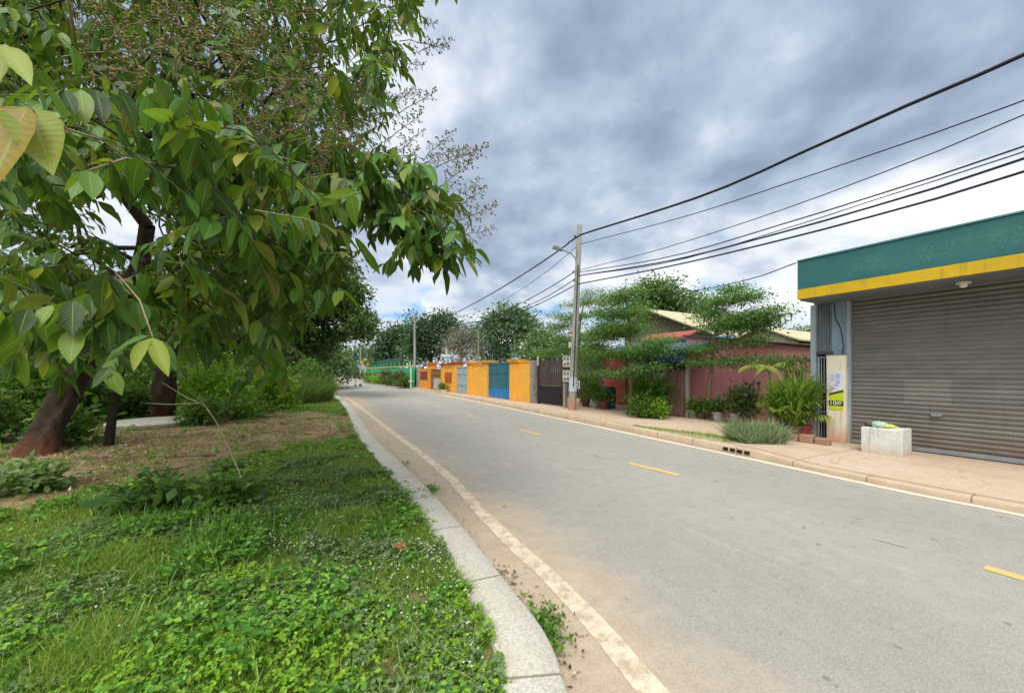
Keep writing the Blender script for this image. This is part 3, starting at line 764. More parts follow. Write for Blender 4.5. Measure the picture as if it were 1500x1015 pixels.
# two leaf ranks along those close shoots
def ranks(path, n, L0, depth_jit=.05):
    p, u = resample3([P(*q) - TB for q in path], n)
    t_ = nrm(np.gradient(p, axis=0)); out = []
    for i in range(n):
        for sgn in (-1, 1):
            side = np.cross(t_[i], [0, 0, 1.]); side /= np.linalg.norm(side)
            d = t_[i] * .5 + side * sgn * .75 + np.array([0, 0, -.75 - .5 * rng.random()]) + rng.normal(size=3) * .15
            out.append((p[i], d, L0 * rng.uniform(.75, 1.15)))
    return out
for path, n_, L0 in (([(330, 248, 2.5), (235, 243, 2.1), (185, 232, 1.9), (130, 250, 1.75)], 8, .15), ([(235, 160, 2.3), (160, 135, 2.0), (90, 130, 1.75), (50, 125, 1.6)], 9, .15), ([(230, 245, 2.2), (300, 290, 2.25), (385, 328, 2.6)], 8, .16), ([(330, 150, 2.6), (260, 140, 2.3), (190, 120, 2.1)], 7, .15), ([(180, 410, 2.4), (140, 430, 2.2), (60, 450, 2.0), (0, 455, 1.9)], 8, .17), ([(440, 225, 2.9), (380, 235, 2.7), (320, 240, 2.6), (270, 236, 2.4)], 9, .16), ([(300, 400, 3.2), (380, 400, 3.0), (440, 420, 2.8), (500, 425, 2.6)], 8, .17), ([(200, 440, 2.4), (150, 470, 2.2), (110, 480, 2.1)], 6, .19), ([(330, 450, 3), (380, 470, 2.9), (400, 490, 2.8)], 6, .15)):
    lv = ranks(path, n_, L0)
    V, Q, U_ = leaf_arrays(np.array([l[0] for l in lv]), np.array([l[1] for l in lv]), np.tile([0, 0, 1.], (len(lv), 1)) + rng.normal(size=(len(lv), 3)) * .25, np.array([l[2] for l in lv]), np.array([l[2] for l in lv]) * .5, PROF_FULL, rng.uniform(.05, .35, len(lv)), .14)
    quads_mesh('leaf_spray', V, Q, NEAR_L, near_tree, U_)

# fruit panicles: branched spray of small round capsules
M_FRUIT = pm('brown fruit capsules', '#5d5132', '#8a7e50', 40, .8)
def panicle_mesh(seed, nb=13, L=.42):
    r2 = np.random.default_rng(seed); mb = MB()
    axis = [np.array([0, 0, z]) + r2.normal(size=3) * .006 for z in np.linspace(0, L, 6)]
    mb.tube(axis, [.004, .0036, .003, .0026, .002, .0014], 5)
    def ball(c, r):
        o = [(0, 0, 1), (0, 0, -1)] + [(math.cos(a) * .95, math.sin(a) * .95, z) for z in (.35, -.35) for a in np.linspace(0, 6.283, 6, endpoint=False) + (0 if z > 0 else .5)]
        vs = [c + r * np.array(q) for q in o]
        fs = [(0, 2 + k, 2 + (k + 1) % 6) for k in range(6)] + [(1, 8 + (k + 1) % 6, 8 + k) for k in range(6)]
        for k in range(6): fs += [(2 + k, 8 + k, 2 + (k + 1) % 6), (2 + (k + 1) % 6, 8 + k, 8 + (k + 1) % 6)]
        mb.add(vs, fs)
    for i in range(nb):
        t = .15 + .85 * i / nb; an = i * 2.4 + r2.uniform(-.3, .3)
        p0 = np.array([0, 0, L * t]); ln = .085 * (1.15 - t) + .025
        d = np.array([math.cos(an), math.sin(an), .55]); d /= np.linalg.norm(d); p1 = p0 + d * ln
        mb.tube([p0, p1], [.002, .0012], 4)
        for k in range(5):
            q = p0 + d * ln * (.35 + .16 * k) + r2.normal(size=3) * .012
            ball(q, r2.uniform(.0055, .0085))
            mb.tube([p0 + d * ln * (.3 + .14 * k), q], .0011, 3, False)
    return mb
protos = [panicle_mesh(s).build('fruit_spray', M_FRUIT, near_tree) for s in (1, 2, 3)]
pan_px = [(235, 85, 2.2, 0), (250, 60, 2.3, 40), (215, 110, 2.2, -30), (90, 85, 1.9, 70), (100, 95, 1.9, 100), (385, 95, 2.6, 60), (330, 130, 2.4, 20), (370, 120, 2.6, 80), (410, 215, 3, 50), (450, 225, 3.1, 75), (390, 210, 2.9, 10), (430, 250, 3, 90), (360, 205, 2.6, 60), (470, 200, 3.4, 70), (500, 215, 3.6, 60), (520, 300, 3.5, 80), (490, 300, 3.3, 60), (560, 300, 3.6, 95),
          (600, 35, 4.2, 100), (585, 60, 4.3, 90), (610, 75, 4.2, 80), (590, 95, 4.3, 110), (570, 160, 4.5, 60), (575, 140, 4.4, 75), (570, 205, 4.4, 70), (585, 215, 4.3, 60), (630, 250, 3.8, 50), (640, 245, 3.7, 70), (620, 235, 3.9, 40), (655, 300, 3.6, 60), (660, 330, 3.5, 75), (650, 320, 3.6, 55), (670, 345, 3.5, 85), (640, 280, 3.7, 45), (555, 30, 4.6, 70), (300, 95, 2.5, 15), (440, 100, 3.4, 50), (130, 70, 2.0, 30), (315, 20, 2.6, 50), (560, 250, 3.9, 70), (600, 262, 3.8, 40), (345, 15, 2.8, 80), (480, 170, 3.6, 40), (260, 100, 2.2, 60), (400, 175, 3, 70)]
pan_px += [(px + random.uniform(-22, 22), py + random.uniform(-20, 20), Y * random.uniform(.95, 1.1), an + random.uniform(-40, 40)) for px, py, Y, an in pan_px[8:] if px < 530 or random.random() < .3]
for i, (px, py, Y, an) in enumerate(pan_px):
    o = protos[i] if i < 3 else protos[i % 3].copy()
    if i >= 3: col.objects.link(o); o.parent = near_tree
    q = P(px, py, Y) - TB
    o.location = tuple(q)
    dirv = Vector((math.sin(R(an)), random.uniform(-.5, .3), math.cos(R(an))))
    o.rotation_euler = dirv.to_track_quat('Z', 'Y').to_euler(); s_ = random.uniform(.75, 1.3); o.scale = (s_, s_, s_)

# ---------------------------------------------------------------- other trees on the left
def near_kind_tree(name, label, basepx, path, rad, regs, lm, bmat, leafL=.15, n_leaf=8, prof=PROF_LO, group=None):
    b = G(*basepx, .12); root = thing(name, b, label, 'tree', 0, group)
    tw = np.concatenate([sample_region(*r) for r in regs]) - b
    skeleton_mesh('trunk', [np.array([0, 0, -.12])] + [P(*q) - b for q in path], rad, tw, bmat, root, tip=.005, power=.46, rootsides=36, rings=12, rough=.045)
    B, D, U, L, DR, TW, dd, ls = twig_leaves(tw, root, n_leaf, leafL)
    V, Q, u_ = leaf_arrays(B, D, U, L, L * .46, prof, DR, .15)
    quads_mesh('crown', V, Q, lm, root, u_)
    return root
near_kind_tree('broadleaf_tree', 'tree with a brown fluted trunk standing behind the round concrete slab', (238, 612),
               [(243, 560, 11.6), (246, 500, 11.5), (252, 440, 11.4), (258, 390, 11.3)], [.30, .27, .24, .2, .15],
               [([(120, 60), (480, 40), (520, 200), (480, 300), (440, 380), (420, 430), (330, 430), (230, 390), (215, 330), (130, 240)], 9, 13.5, 850),
                ([(330, 380), (450, 380), (470, 440), (440, 490), (380, 520), (330, 490)], 9.5, 13, 120),
                ([(225, 400), (330, 420), (330, 500), (250, 560)], 9.5, 13, 60)], leafmat('deep shade broad leaves', ['#20381a', '#2c4c22', '#385c29', '#4a6c30'], .3, .5), M_BARKR, .2)
near_kind_tree('broadleaf_tree', 'dense dark tree at the left edge behind the leaning trunk', (-150, 640),
               [(-140, 560, 9.2), (-120, 480, 9.2), (-100, 420, 9.2)], [.25, .22, .19, .15],
               [([(-300, -120), (180, -120), (240, 60), (170, 200), (60, 240), (40, 300), (-20, 330), (-300, 330)], 7.5, 11.5, 760),
                ([(-200, 380), (130, 400), (150, 470), (60, 500), (-200, 500)], 8.5, 12, 260)], leafmat('deep shade broad leaves', []), M_BARKD, .2)
# young dark-stemmed tree between the two trunks
b = G(157, 652, .12); sap = thing('sapling', b, 'slim black straight sapling stem between the two thick trunks', 'tree')
skeleton_mesh('trunk', [np.array([0, 0, -.1]), P(168, 590, b[1]) - b, P(180, 530, b[1]) - b, P(188, 480, b[1]) - b], [.075, .07, .06, .05], np.array([P(x, y, b[1] + dy) - b for x, y, dy in [(196, 440, .1), (205, 420, -.3), (170, 430, .2), (188, 410, 0), (215, 440, .4), (160, 400, -.2), (230, 415, .1)]]), pm('blackish stem bark', '#14110e', '#3a332c', 12, .9, .8, stretch=(1, 1, 3)), sap, tip=.008)
tw = np.array([P(x, y, b[1] + dy) - b for x, y, dy in [(196, 440, .1), (205, 420, -.3), (170, 430, .2), (188, 410, 0), (215, 440, .4), (160, 400, -.2), (230, 415, .1)]])
B, D, U, L, DR, TW, dd, ls = twig_leaves(tw, sap, 10, .17); V, Q, u_ = leaf_arrays(B, D, U, L, L * .47, PROF_MED, DR, .15); quads_mesh('crown', V, Q, NEAR_L, sap, u_)

# trees standing back along the left verge, dark masses whose edge reaches over the road
tree('verge_tree', 'dark spreading tree on the left verge with a thin branch reaching over the road', P(430, 585, 24), P(440, 500, 24), .3,
     [pxblob(420, 420, 24, 90, 60, 60), pxblob(480, 420, 23, 50, 45, 34), pxblob(515, 462, 23, 26, 18, 14), pxblob(448, 492, 24, 38, 34, 34), pxblob(370, 480, 25, 60, 60, 40), pxblob(500, 488, 24, 24, 9, 7), pxblob(420, 350, 24, 60, 40, 26), pxblob(470, 375, 24, 30, 20, 12), pxblob(505, 440, 23, 34, 26, 34), pxblob(528, 478, 22, 20, 14, 14), pxblob(470, 450, 25, 36, 46, 32), pxblob(495, 400, 24, 24, 24, 16)], L_DARK, M_BARKD, (.22, .55), 95, .72, cl_mul=1.)
tree('verge_tree', 'broad dark tree deep behind the left undergrowth', P(240, 590, 21), P(240, 500, 21), .25,
     [pxblob(200, 450, 21, 120, 60, 60), pxblob(320, 470, 22, 80, 55, 40), pxblob(90, 470, 20, 100, 50, 40), pxblob(250, 520, 20, 90, 30, 30)], L_DARK, M_BARKD, (.26, .55), 90, 1.1)
tree('verge_tree', 'low dark tree at the far left behind the undergrowth', P(20, 600, 16), P(20, 520, 16), .2,
     [pxblob(-40, 440, 16, 110, 70, 60), pxblob(80, 500, 16, 80, 40, 30), pxblob(-120, 480, 15, 100, 70, 40)], L_DARK, M_BARKD, (.22, .55), 90, .9)
tree('verge_tree', 'mid green tree behind the tall grass clump', P(455, 570, 32), P(458, 530, 32), .2, [pxblob(448, 520, 32, 40, 36, 60), pxblob(462, 535, 33, 12, 16, 12)], L_MID, M_BARK, (.26, .55), 60, 1.1)
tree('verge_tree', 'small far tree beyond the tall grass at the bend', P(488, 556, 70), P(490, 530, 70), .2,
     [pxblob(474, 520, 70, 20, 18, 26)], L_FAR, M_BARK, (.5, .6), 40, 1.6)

GB = 'trees closing the view behind the left verge'
for (px, py, Y, rx, ry, lab) in ((60, 470, 30, 130, 70, 'tall dark tree far behind the leftmost bush'), (210, 490, 34, 110, 60, 'tall dark tree far behind the sapling'), (330, 495, 30, 90, 55, 'tall dark tree far behind the bright shrubs'), (430, 505, 36, 80, 45, 'dark tree farther along behind the spreading verge tree'), (-120, 470, 30, 130, 80, 'tall dark tree far beyond the left frame edge')):
    tree('verge_tree', lab, P(px, 575, Y), P(px, 520, Y), .25, [pxblob(px, py, Y, rx, ry, 110), pxblob(px, 540, Y, rx, 26, 60)], L_DARK, M_BARKD, (.34, .6), 60, 1.5, group=GB)

# ---------------------------------------------------------------- undergrowth on the left: shrubs one by one
def shrub(name, label, px, py, Y, hw, hh, n, per, lm, size=.11, w=.5, group=None, spread=.28, zdir=0., cat='shrub', z0=.1, stems=True):
    """px,py: foot; hw,hh metres"""
    base = np.array([(px - CX) / F * Y, Y, z0]); root = thing(name, base, label, cat, 0, group)
    pts = blob_points([((0, 0, hh * .5), (hw, hw * .8, hh * .5), n)]); pts[:, 2] = np.abs(pts[:, 2]) + .02
    sm = MB()
    for k in range(7):
        q = pts[rng.integers(len(pts))]; sm.tube([(q[0] * .15, q[1] * .15, -.03), q * np.array([.5, .5, .55]), q], [.012, .009, .004], 5)
    sm.build('stems', M_BARK, root)
    V, Q = leaf_cloud(pts, per, spread, size, w, .8, zdir, .4); V[:, 2] = np.maximum(V[:, 2], .0)
    quads_mesh('foliage', V, Q, lm, root, smooth=False)
    return root
GS = 'shrubs behind the left lawn'
shrub('shrub', 'bright green shrub nearest the tall grass on the left verge', 395, 590, 15.0, 1.0, 1.6, 90, 30, L_BRIGHT, .15, .45, GS)
shrub('shrub', 'yellow-green leafy shrub right of the brown fluted trunk', 310, 600, 13.0, 1.1, 1.75, 110, 30, L_BRIGHT, .15, .42, GS)
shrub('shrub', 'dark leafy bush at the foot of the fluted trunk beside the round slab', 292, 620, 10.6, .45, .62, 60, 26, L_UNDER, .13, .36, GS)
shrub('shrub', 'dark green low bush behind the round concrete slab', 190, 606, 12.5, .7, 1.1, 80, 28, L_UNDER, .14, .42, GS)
shrub('shrub', 'tall pale green bush between the leaning trunk and the sapling', 115, 612, 11.2, 1.0, 1.9, 110, 28, L_SHRUB, .16, .4, GS)
shrub('shrub', 'tall leafy bush left of the leaning trunk', 15, 620, 9.6, 1.1, 1.8, 120, 28, L_SHRUB, .16, .42, GS)
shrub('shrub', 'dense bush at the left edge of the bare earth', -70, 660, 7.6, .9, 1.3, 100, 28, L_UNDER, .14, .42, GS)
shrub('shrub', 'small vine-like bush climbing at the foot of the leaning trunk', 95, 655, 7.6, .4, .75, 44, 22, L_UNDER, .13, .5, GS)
shrub('shrub', 'low spreading bush between bright shrubs and lawn edge', 350, 606, 12.0, .9, .6, 70, 30, L_SHRUB, .11, .45, GS)
shrub('shrub', 'tall dark bush deep between bright shrub and dark tree', 440, 572, 19, 1.4, 2.0, 110, 26, L_SHRUB, .16, .45, GS)
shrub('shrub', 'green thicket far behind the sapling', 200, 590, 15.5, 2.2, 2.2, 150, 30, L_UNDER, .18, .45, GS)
shrub('shrub', 'green thicket far behind the bright shrubs', 330, 580, 18, 2.2, 2.4, 150, 30, L_SHRUB, .18, .45, GS)
shrub('shrub', 'green thicket behind the leftmost bush', 20, 600, 13.0, 2.4, 2.2, 150, 30, L_UNDER, .18, .45, GS)

# tall grass clump on the verge
def grass_clump(name, label, base, hw, hd, n, h, lm, wdt=.012, lean=.35, cat='grass clump', rows=5, up=1.):
    root = thing(name, base, label, cat)
    b = np.column_stack([rng.uniform(-hw, hw, n), rng.uniform(-hd, hd, n), np.zeros(n)])
    d = nrm(np.column_stack([rng.normal(size=n) * lean + b[:, 0] / hw * .3, rng.normal(size=n) * lean, np.full(n, up)]))
    L = h * rng.uniform(.55, 1.1, n)
    prof = [(0, .8), (.35, 1.), (.7, .7), (1, .05)]
    V, Q, u_ = leaf_arrays(b, d, rdir(n, 0, .3), L, wdt, prof, rng.uniform(.05, .45, n), .1)
    V[:, 2] = np.maximum(V[:, 2], 0)
    quads_mesh('blades', V, Q, lm, root)
    return root
L_TALL = leafmat('tall grass blades', ['#4d6a2c', '#5f7d38', '#748f4a', '#93a868'], .3)
L_SILV = leafmat('grey green grass blades', ['#5a6e45', '#71855a', '#8a9a70', '#a3b088'], .3)
gb = P(452, 588, 18.6); gb[2] = .1
grass_clump('tall_grass', 'tall feathery grass clump on the left verge where the kerb disappears', (-10.75, 18.6, .1), 1.3, 1.5, 9000, 1.75, L_TALL, .020, .2)
grass_clump('tall_grass', 'darker tall grass clump behind the first one', (-12.7, 19.2, .1), 1.3, 1.4, 6000, 1.6, L_TALL, .022, .22)
# ================================================================== the right side of the street
def sthing(name, a, b, label, cat, group=None, z=.12):
    p = S(a, b, z); return thing(name, p, label, cat, SROT, group)

# ---------------------------------------------------------------- shop with roller shutter
BS = 9.94
a0 = A_of(1191, BS)
shop = sthing('shop', a0, BS, 'single storey shop with green and yellow fascia over a closed brown roller shutter', 'shop')
def la(px, b=BS): return A_of(px, b) - a0
Z0 = .12
def lz(px, py, b=BS): return Z_of(px, py, b) - Z0
W_END = 9.5
fa = la(1168, 9.05); fz0 = lz(1168, 438.7, 9.05); fzy = lz(1168, 424.5, 9.05); fz1 = lz(1168, 383.5, 9.05)
t = NT('green fascia panel'); v = t.coord('Object')
n = t.noise(v, 1.3, 6); c = t.ramp(n, [(.3, hexc('#28585a')), (.7, hexc('#2f6562'))])
# ghost of painted-over lettering: a mottled band of lighter, worn paint
xyz = t.sep(v); band = t.math('MULTIPLY', t.grey(t.math('ABSOLUTE', t.math('SUBTRACT', xyz[2], (fz1 + fzy) / 2 - .02)), .10, .20, 1, 0),
                              t.grey(t.math('ABSOLUTE', t.math('SUBTRACT', xyz[0], fa + 2.05)), 1.2, 1.3, 1, 0))
gn = t.noise(t.coord('Object', (1, 1, 1.6)), 26, 5, .75)
gn2 = t.noise(t.coord('Object', (1, 1, .4)), 7, 3, .6)
c = t.mix(t.math('MULTIPLY', t.math('MULTIPLY', band, t.grey(gn, .46, .60, 0, .42)), t.grey(gn2, .38, .6, .35, 1)), c, hexc('#5f9470'))
c = t.mix(t.grey(t.noise(t.coord('Object', (7, 7, .6)), 2, 5), .6, .8, 0, .25), c, hexc('#1d4a49'))
t.base(c, .5, 0, .4); M_FASC = t.m
M_YEL = pm('yellow fascia band', '#c9a51e', '#b8951f', 2, .5, streak='#8d7a35')
M_GREYP = pm('blue grey painted steel', '#a3adb2', '#8d979c', 2.5, .5, streak='#57534a', dust=.5, dustz=.5)
M_SOFF = pm('grey soffit panel', '#6e747a', '#5d646a', 2, .7)
MB().box(fa, W_END, -.89, -.02, fzy + .002, fz1).build('fascia', M_FASC, shop, .008)
MB().box(fa - .004, W_END, -.895, -.02, fz0, fzy).build('fascia_band', M_YEL, shop, .006)
MB().box(fa + .03, W_END, -.86, 0, fz0 - .03, fz0 - .002).build('soffit', M_SOFF, shop)
MB().box(fa + .0, W_END, -.91, .4, fz1 + .002, fz1 + .03).build('roof_cap', pm('metal capping', '#5d8f8a', '#4d7a76', 3, .4, metal=.3), shop)
MB().box(0, W_END, .35, 6, fz0 - .3, fz1 - .25).build('roof', pm('grey metal roof', '#77797a', '#65686a', 3, .6), shop)
# shutter: curved slats
sx0, sx1 = la(1246), W_END; sz0 = lz(1245, 650)  # foot of the shutter
nsl = 38; zs = []; ys = []
for k in range(nsl):
    for ph in (0, .12, .3, .5, .7, .88): zs.append((k + ph) * .083 + .10); ys.append(-.018 * math.sin(math.pi * ph) ** .8 + (.004 if ph == 0 else 0))
prof = [(y, z) for y, z in zip(ys, zs) if z < fz0 + .12]
rows = [np.column_stack([np.linspace(sx0, sx1, 12), np.full(12, y + .07 + .004), np.full(12, z)]) for y, z in prof]
t = NT('weathered shutter steel'); v = t.coord('Object'); n = t.noise(t.coord('Object', (1, 1, 3)), 1.6, 7, .7); xyz = t.sep(v)
c = t.ramp(n, [(.3, hexc('#696761')), (.7, hexc('#7f7c75'))])
dn = t.noise(v, 2.2, 6, .7)
zz = t.math('ADD', xyz[2], t.math('MULTIPLY', t.math('SUBTRACT', dn, .5), .9))
c = t.mix(t.grey(zz, .0, 1.1, .5, 0), c, hexc('#80705c')); c = t.mix(t.grey(zz, .0, .36, .6, 0), c, hexc('#64463a'))
fl_ = t.math('FLOOR', t.math('DIVIDE', t.math('SUBTRACT', xyz[2], .1), .083)); wn = t.new('ShaderNodeTexWhiteNoise', noise_dimensions='1D'); t.link(fl_, wn.inputs['W']); c = t.mix(t.math('MULTIPLY', wn.outputs['Value'], .22), c, hexc('#504c46'))
rs_ = t.noise(t.coord('Object', (9, 9, .8)), 1.3, 5, .65); c = t.mix(t.grey(rs_, .58, .75, 0, .4), c, hexc('#5d4a3c'))
# scrubbed patch where a sign used to be
px0, px1, pz0, pz1 = la(1323), la(1392), lz(1355, 592), lz(1355, 556)
inx = t.math('MULTIPLY', t.math('MULTIPLY', t.math('GREATER_THAN', xyz[0], px0), t.math('LESS_THAN', xyz[0], px1)), t.math('MULTIPLY', t.math('GREATER_THAN', xyz[2], pz0), t.math('LESS_THAN', xyz[2], pz1)))
pn = t.noise(t.coord('Object', (60, 1, 12)), 1, 3, .7)
c = t.mix(t.math('MULTIPLY', inx, t.grey(pn, .3, .7, .15, .75)), c, hexc('#8c857c'))
t.base(c, .55, .25, .4); M_SHUT = t.m
sheet('shutter', rows, M_SHUT, None, shop)
MB().box(sx0, sx1, .045, .10, .02, .098).build('bottom_rail', pm('galvanised rail', '#9aa0a3', '#85898a', 6, .45, .1, .5), shop, .004)
hx = la(1371); hz = lz(1371, 607)
MB().box(hx - .07, hx + .07, .02, .058, hz - .015, hz + .012).tube([(hx - .045, .03, hz - .012), (hx - .045, .0, hz - .03), (hx + .045, .0, hz - .03), (hx + .045, .03, hz - .012)], .008, 6).build('shutter_handle', pm('bright steel handle', '#c9c9c4', '#a5a5a0', 10, .35, 0, .7), shop)
MB().box(sx0 - .06, sx0 - .002, -.03, .10, -.02, fz0 - .032).build('shutter_guide', M_GREYP, shop, .006)
# left corner: post, corrugated panel, beam, blue panel
MB().box(-.03, .07, -.05, .08, -.02, fz0 - .032).build('corner_post', M_GREYP, shop, .006)
bm_ = MB()
cx0, cx1 = .072, la(1218)
pts = [];
nc = 22
for i in range(nc + 1):
    x = cx0 + (cx1 - cx0) * i / nc; pts.append((x, .03 + .018 * (1 if (i // 2) % 2 else -1)))
zc0 = lz(1205, 515)
vs = [(x, y, zc0) for x, y in pts] + [(x, y, fz0 - .033) for x, y in pts]
bm_.add(vs, [(i, i + 1, i + nc + 2, i + nc + 1) for i in range(nc)])
bm_.build('corrugated_panel', pm('grey corrugated sheet', '#8d979c', '#757e83', 3, .5, metal=.3, streak='#5d5348'), shop)
MB().box(.072, la(1218) + .03, -.03, .06, zc0 - .06, zc0).build('gate_beam', pm('dark steel beam', '#4d4f52', '#3e4042', 5, .6), shop, .004)
MB().box(la(1218) + .002, sx0 - .062, .0, .07, lz(1228, 521), fz0 - .033).build('wall_panel', pm('pale blue wall panel', '#8499a6', '#75899a', 2, .6, streak='#55656f'), shop, .003)
MB().tube([(la(1222), -.01, fz0 - .05), (la(1224), -.015, fz0 - .35), (la(1232), -.012, fz0 - .6), (la(1236), -.015, fz0 - .95), (la(1234), -.02, 1.75)], .008, 6).build('loose_wire', pm('black loose wire', '#1c1c1d', '#2a2a2b', 5), shop)
MB().box(.0, sx1, .12, .3, -.02, fz0 + .1).build('wall', pm('dark inner wall', '#3d3f40', '#2f3132', 2, .8), shop)
MB().box(-.02, .06, .085, 6, -.02, fz1 - .3).build('side_wall', pm('grey side wall sheet', '#8a9396', '#767e81', 3, .6, streak='#5d5348'), shop)
# lamp under the soffit
lp = np.array([la(1411.5, 9.5), -.44, lz(1411, 406, 9.5)])
bulb = thing('hanging_lamp', S(a0 + lp[0], BS + lp[1], lp[2] + Z0), 'small white bulb lamp hanging under the shop fascia', 'lamp', SROT); bulb.scale = (1.5, 1.5, 1.5)
ztop = (fz0 - .032 - lp[2]) / 1.5
MB().lathe([(.012, 0), (.012, -.0), (.03, -.015), (.055, -.05), (.058, -.075), (.0, -.072)], 14).build('lamp_shade', pm('white enamel', '#d8d8d2', '#c9c9c2', 5, .4), bulb, smooth=True)
MB().lathe([(.0, -.115), (.022, -.11), (.034, -.09), (.03, -.07), (.0, -.06)], 12).build('bulb', pm('frosted bulb', '#e6e4dc', '#dddbd2', 5, .3), bulb, smooth=True)
MB().tube([(0, 0, -.005), (0, 0, ztop)], .006, 6).build('cord', pm('black cord', '#1c1c1c', '#2a2a2a', 5), bulb)

# cream gate pillar with posters
pa0, pa1 = la(1210.5, BS - .12), la(1239, BS - .12)
pil = sthing('gate_pillar', a0 + pa0, BS - .12, 'cream concrete gate pillar with a poster beside the roller shutter', 'pillar')
pw = pa1 - pa0 - .005; ph = lz(1225, 520, BS - .12)
M_CREAM = pm('cream rendered concrete', '#e0d5c0', '#d4c8b0', 2.5, .85, .25, dust=.75, dustz=.45, dustc='#b5713e', streak='#9d8a70')
MB().box(0, pw, 0, .32, -.03, ph).build('shaft', M_CREAM, pil, .012)
MB().box(-.006, pw + .004, -.006, .326, ph + .001, ph + .02).build('cap', pm('worn cap edge', '#8d7f6a', '#7a6d5a', 6, .9), pil, .006)
def pz(py): return lz(1225, py, BS - .12)
M_POST = pm('white poster paper', '#d5d8dc', '#c7cad2', 6, .7)
post = MB().box(.055, pw - .03, -.005, -.0015, pz(574), pz(543)).build('poster', M_POST, pil)
MB().add([(.06, -.0065, pz(577)), (pw - .04, -.0065, pz(571)), (pw - .04, -.0065, pz(552)), (.06, -.0065, pz(552))], [(0, 1, 2, 3)])
# lower yellow-green poster with dark band and the number 10
MB().prism([(.05, pz(600)), (pw - .03, pz(600)), (pw - .03, pz(571)), (.05, pz(576))], .004, 'y', -.009).build('poster', pm('yellow green poster', '#b3bd16', '#c6cf2c', 14, .6), pil)
MB().prism([(.05, pz(579)), (pw - .03, pz(573.5)), (pw - .03, pz(570)), (.05, pz(576))], .003, 'y', -.0125).build('poster_band', pm('dark poster print', '#35331f', '#4d4a22', 30, .6), pil)
MB().prism([(.05, pz(594)), (pw - .03, pz(594)), (pw - .03, pz(586.5)), (.05, pz(586.5))], .003, 'y', -.0125).build('poster_band', pm('dark poster print', ''), pil)
def text(name, s, size, m, parent, loc, rot=(R(90), 0, 0), ext=.001):
    cu = bpy.data.curves.new(name, 'FONT'); cu.body = s; cu.size = size; cu.extrude = ext; cu.align_x = 'CENTER'; cu.align_y = 'CENTER'
    me0 = bpy.data.objects.new('tmp', cu); col.objects.link(me0); dg = bpy.context.evaluated_depsgraph_get(); dg.update()
    me = bpy.data.meshes.new_from_object(me0.evaluated_get(dg)); bpy.data.objects.remove(me0); bpy.data.curves.remove(cu)
    me.materials.clear(); o = link(name, me, m, parent); o.location = loc; o.rotation_euler = rot; return o
M_WHITE = pm('white print', '#e2e2dc', '#d2d2cc', 20, .6)
text('poster_number', '10', .125, M_WHITE, pil, (pw * .36, -.014, pz(590.2)))
nb = MB()
for k, (x, w_) in enumerate(((.55, .28), (.55, .22))):
    nb.box(pw * x, pw * (x + w_), -.0145, -.0125, pz(589.2 + 2.6 * k), pz(588.0 + 2.6 * k))
nb.build('poster_lines', M_WHITE, pil)
pb = MB()
for (x, z0, z1, w_) in ((.50, 554, 547, .24), (.50, 562, 556, .24), (.22, 552, 549, .22), (.22, 556.5, 553.5, .20), (.40, 566, 562.5, .24), (.20, 571, 565, .17)):
    pb.box(pw * x, pw * (x + w_), -.0072, -.005, pz(z0), pz(z1))
pb.build('poster_print', pm('faded blue print', '#a7aed2', '#b9a9c4', 18, .7), pil)

# white steel gate beside the pillar
ga0, ga1 = la(1196.5), la(1210)
gate = sthing('steel_gate', a0 + .075, BS + .02, 'narrow pale steel bar gate between shop corner post and cream pillar', 'gate')
gw = pa0 - .075 + .06; gh = lz(1203, 523)
M_GATE = pm('pale painted gate steel', '#a5b2b8', '#8d9aa0', 5, .5, streak='#6d6353')
fr = MB()
for x in (.02, gw - .05): fr.tube([(x, 0, .02), (x, 0, gh)], .018, 8)
for z in (.03, gh * .34, gh * .67, gh): fr.tube([(.02, 0, z), (gw - .05, 0, z)], .013, 8)
fr.build('gate_frame', M_GATE, gate)
br = MB()
for k in range(1, 4): br.tube([(.02 + (gw - .07) * k / 4, .0, .03), (.02 + (gw - .07) * k / 4, .0, gh)], .008, 6)
br.tube([(-.0, -.03, gh * .40), (gw - .1, -.03, gh * .5)], .011, 6)
br.build('bars', M_GATE, gate)
MB().box(gw * .45, gw * .72, -.03, .03, gh * .5, gh * .6).build('lock_box', pm('black lock', '#191919', '#262626', 6), gate, .01)

# concrete trough with a plastic bag on it
A1 = G(1261, 661, Z0); ang = SROT; Lb = .56
trough = thing('concrete_block', A1, 'whitewashed concrete block standing in front of the roller shutter', 'block', ang)
M_CONC = pm('whitewashed concrete', '#d2d0c8', '#bebcb3', 3.5, .9, .6, fine=.4, dust=.5, dustz=.2, streak='#8d8a80')
Db = .44
hb = EYE + (HY - 624.5) / F * A1[1] - Z0
trm = MB().box(0, Lb, 0, Db, -.01, hb)
trm.build('body', M_CONC, trough, .014)
MB().box(Lb - .055, Lb - .002, .02, Db - .02, hb - .002, hb + .012).build('chipped_rim', M_CONC, trough, .006)
bag = thing('plastic_bag', A1 + np.array([math.cos(ang) * .33 * Lb, math.sin(ang) * .33 * Lb, 0]) + np.array([-math.sin(ang), math.cos(ang), 0]) * .15 + np.array([0, 0, hb]), 'crumpled green and yellow plastic bag lying on the concrete block', 'bag', ang)
bag.scale = (1.35, 1.35, 1.35)
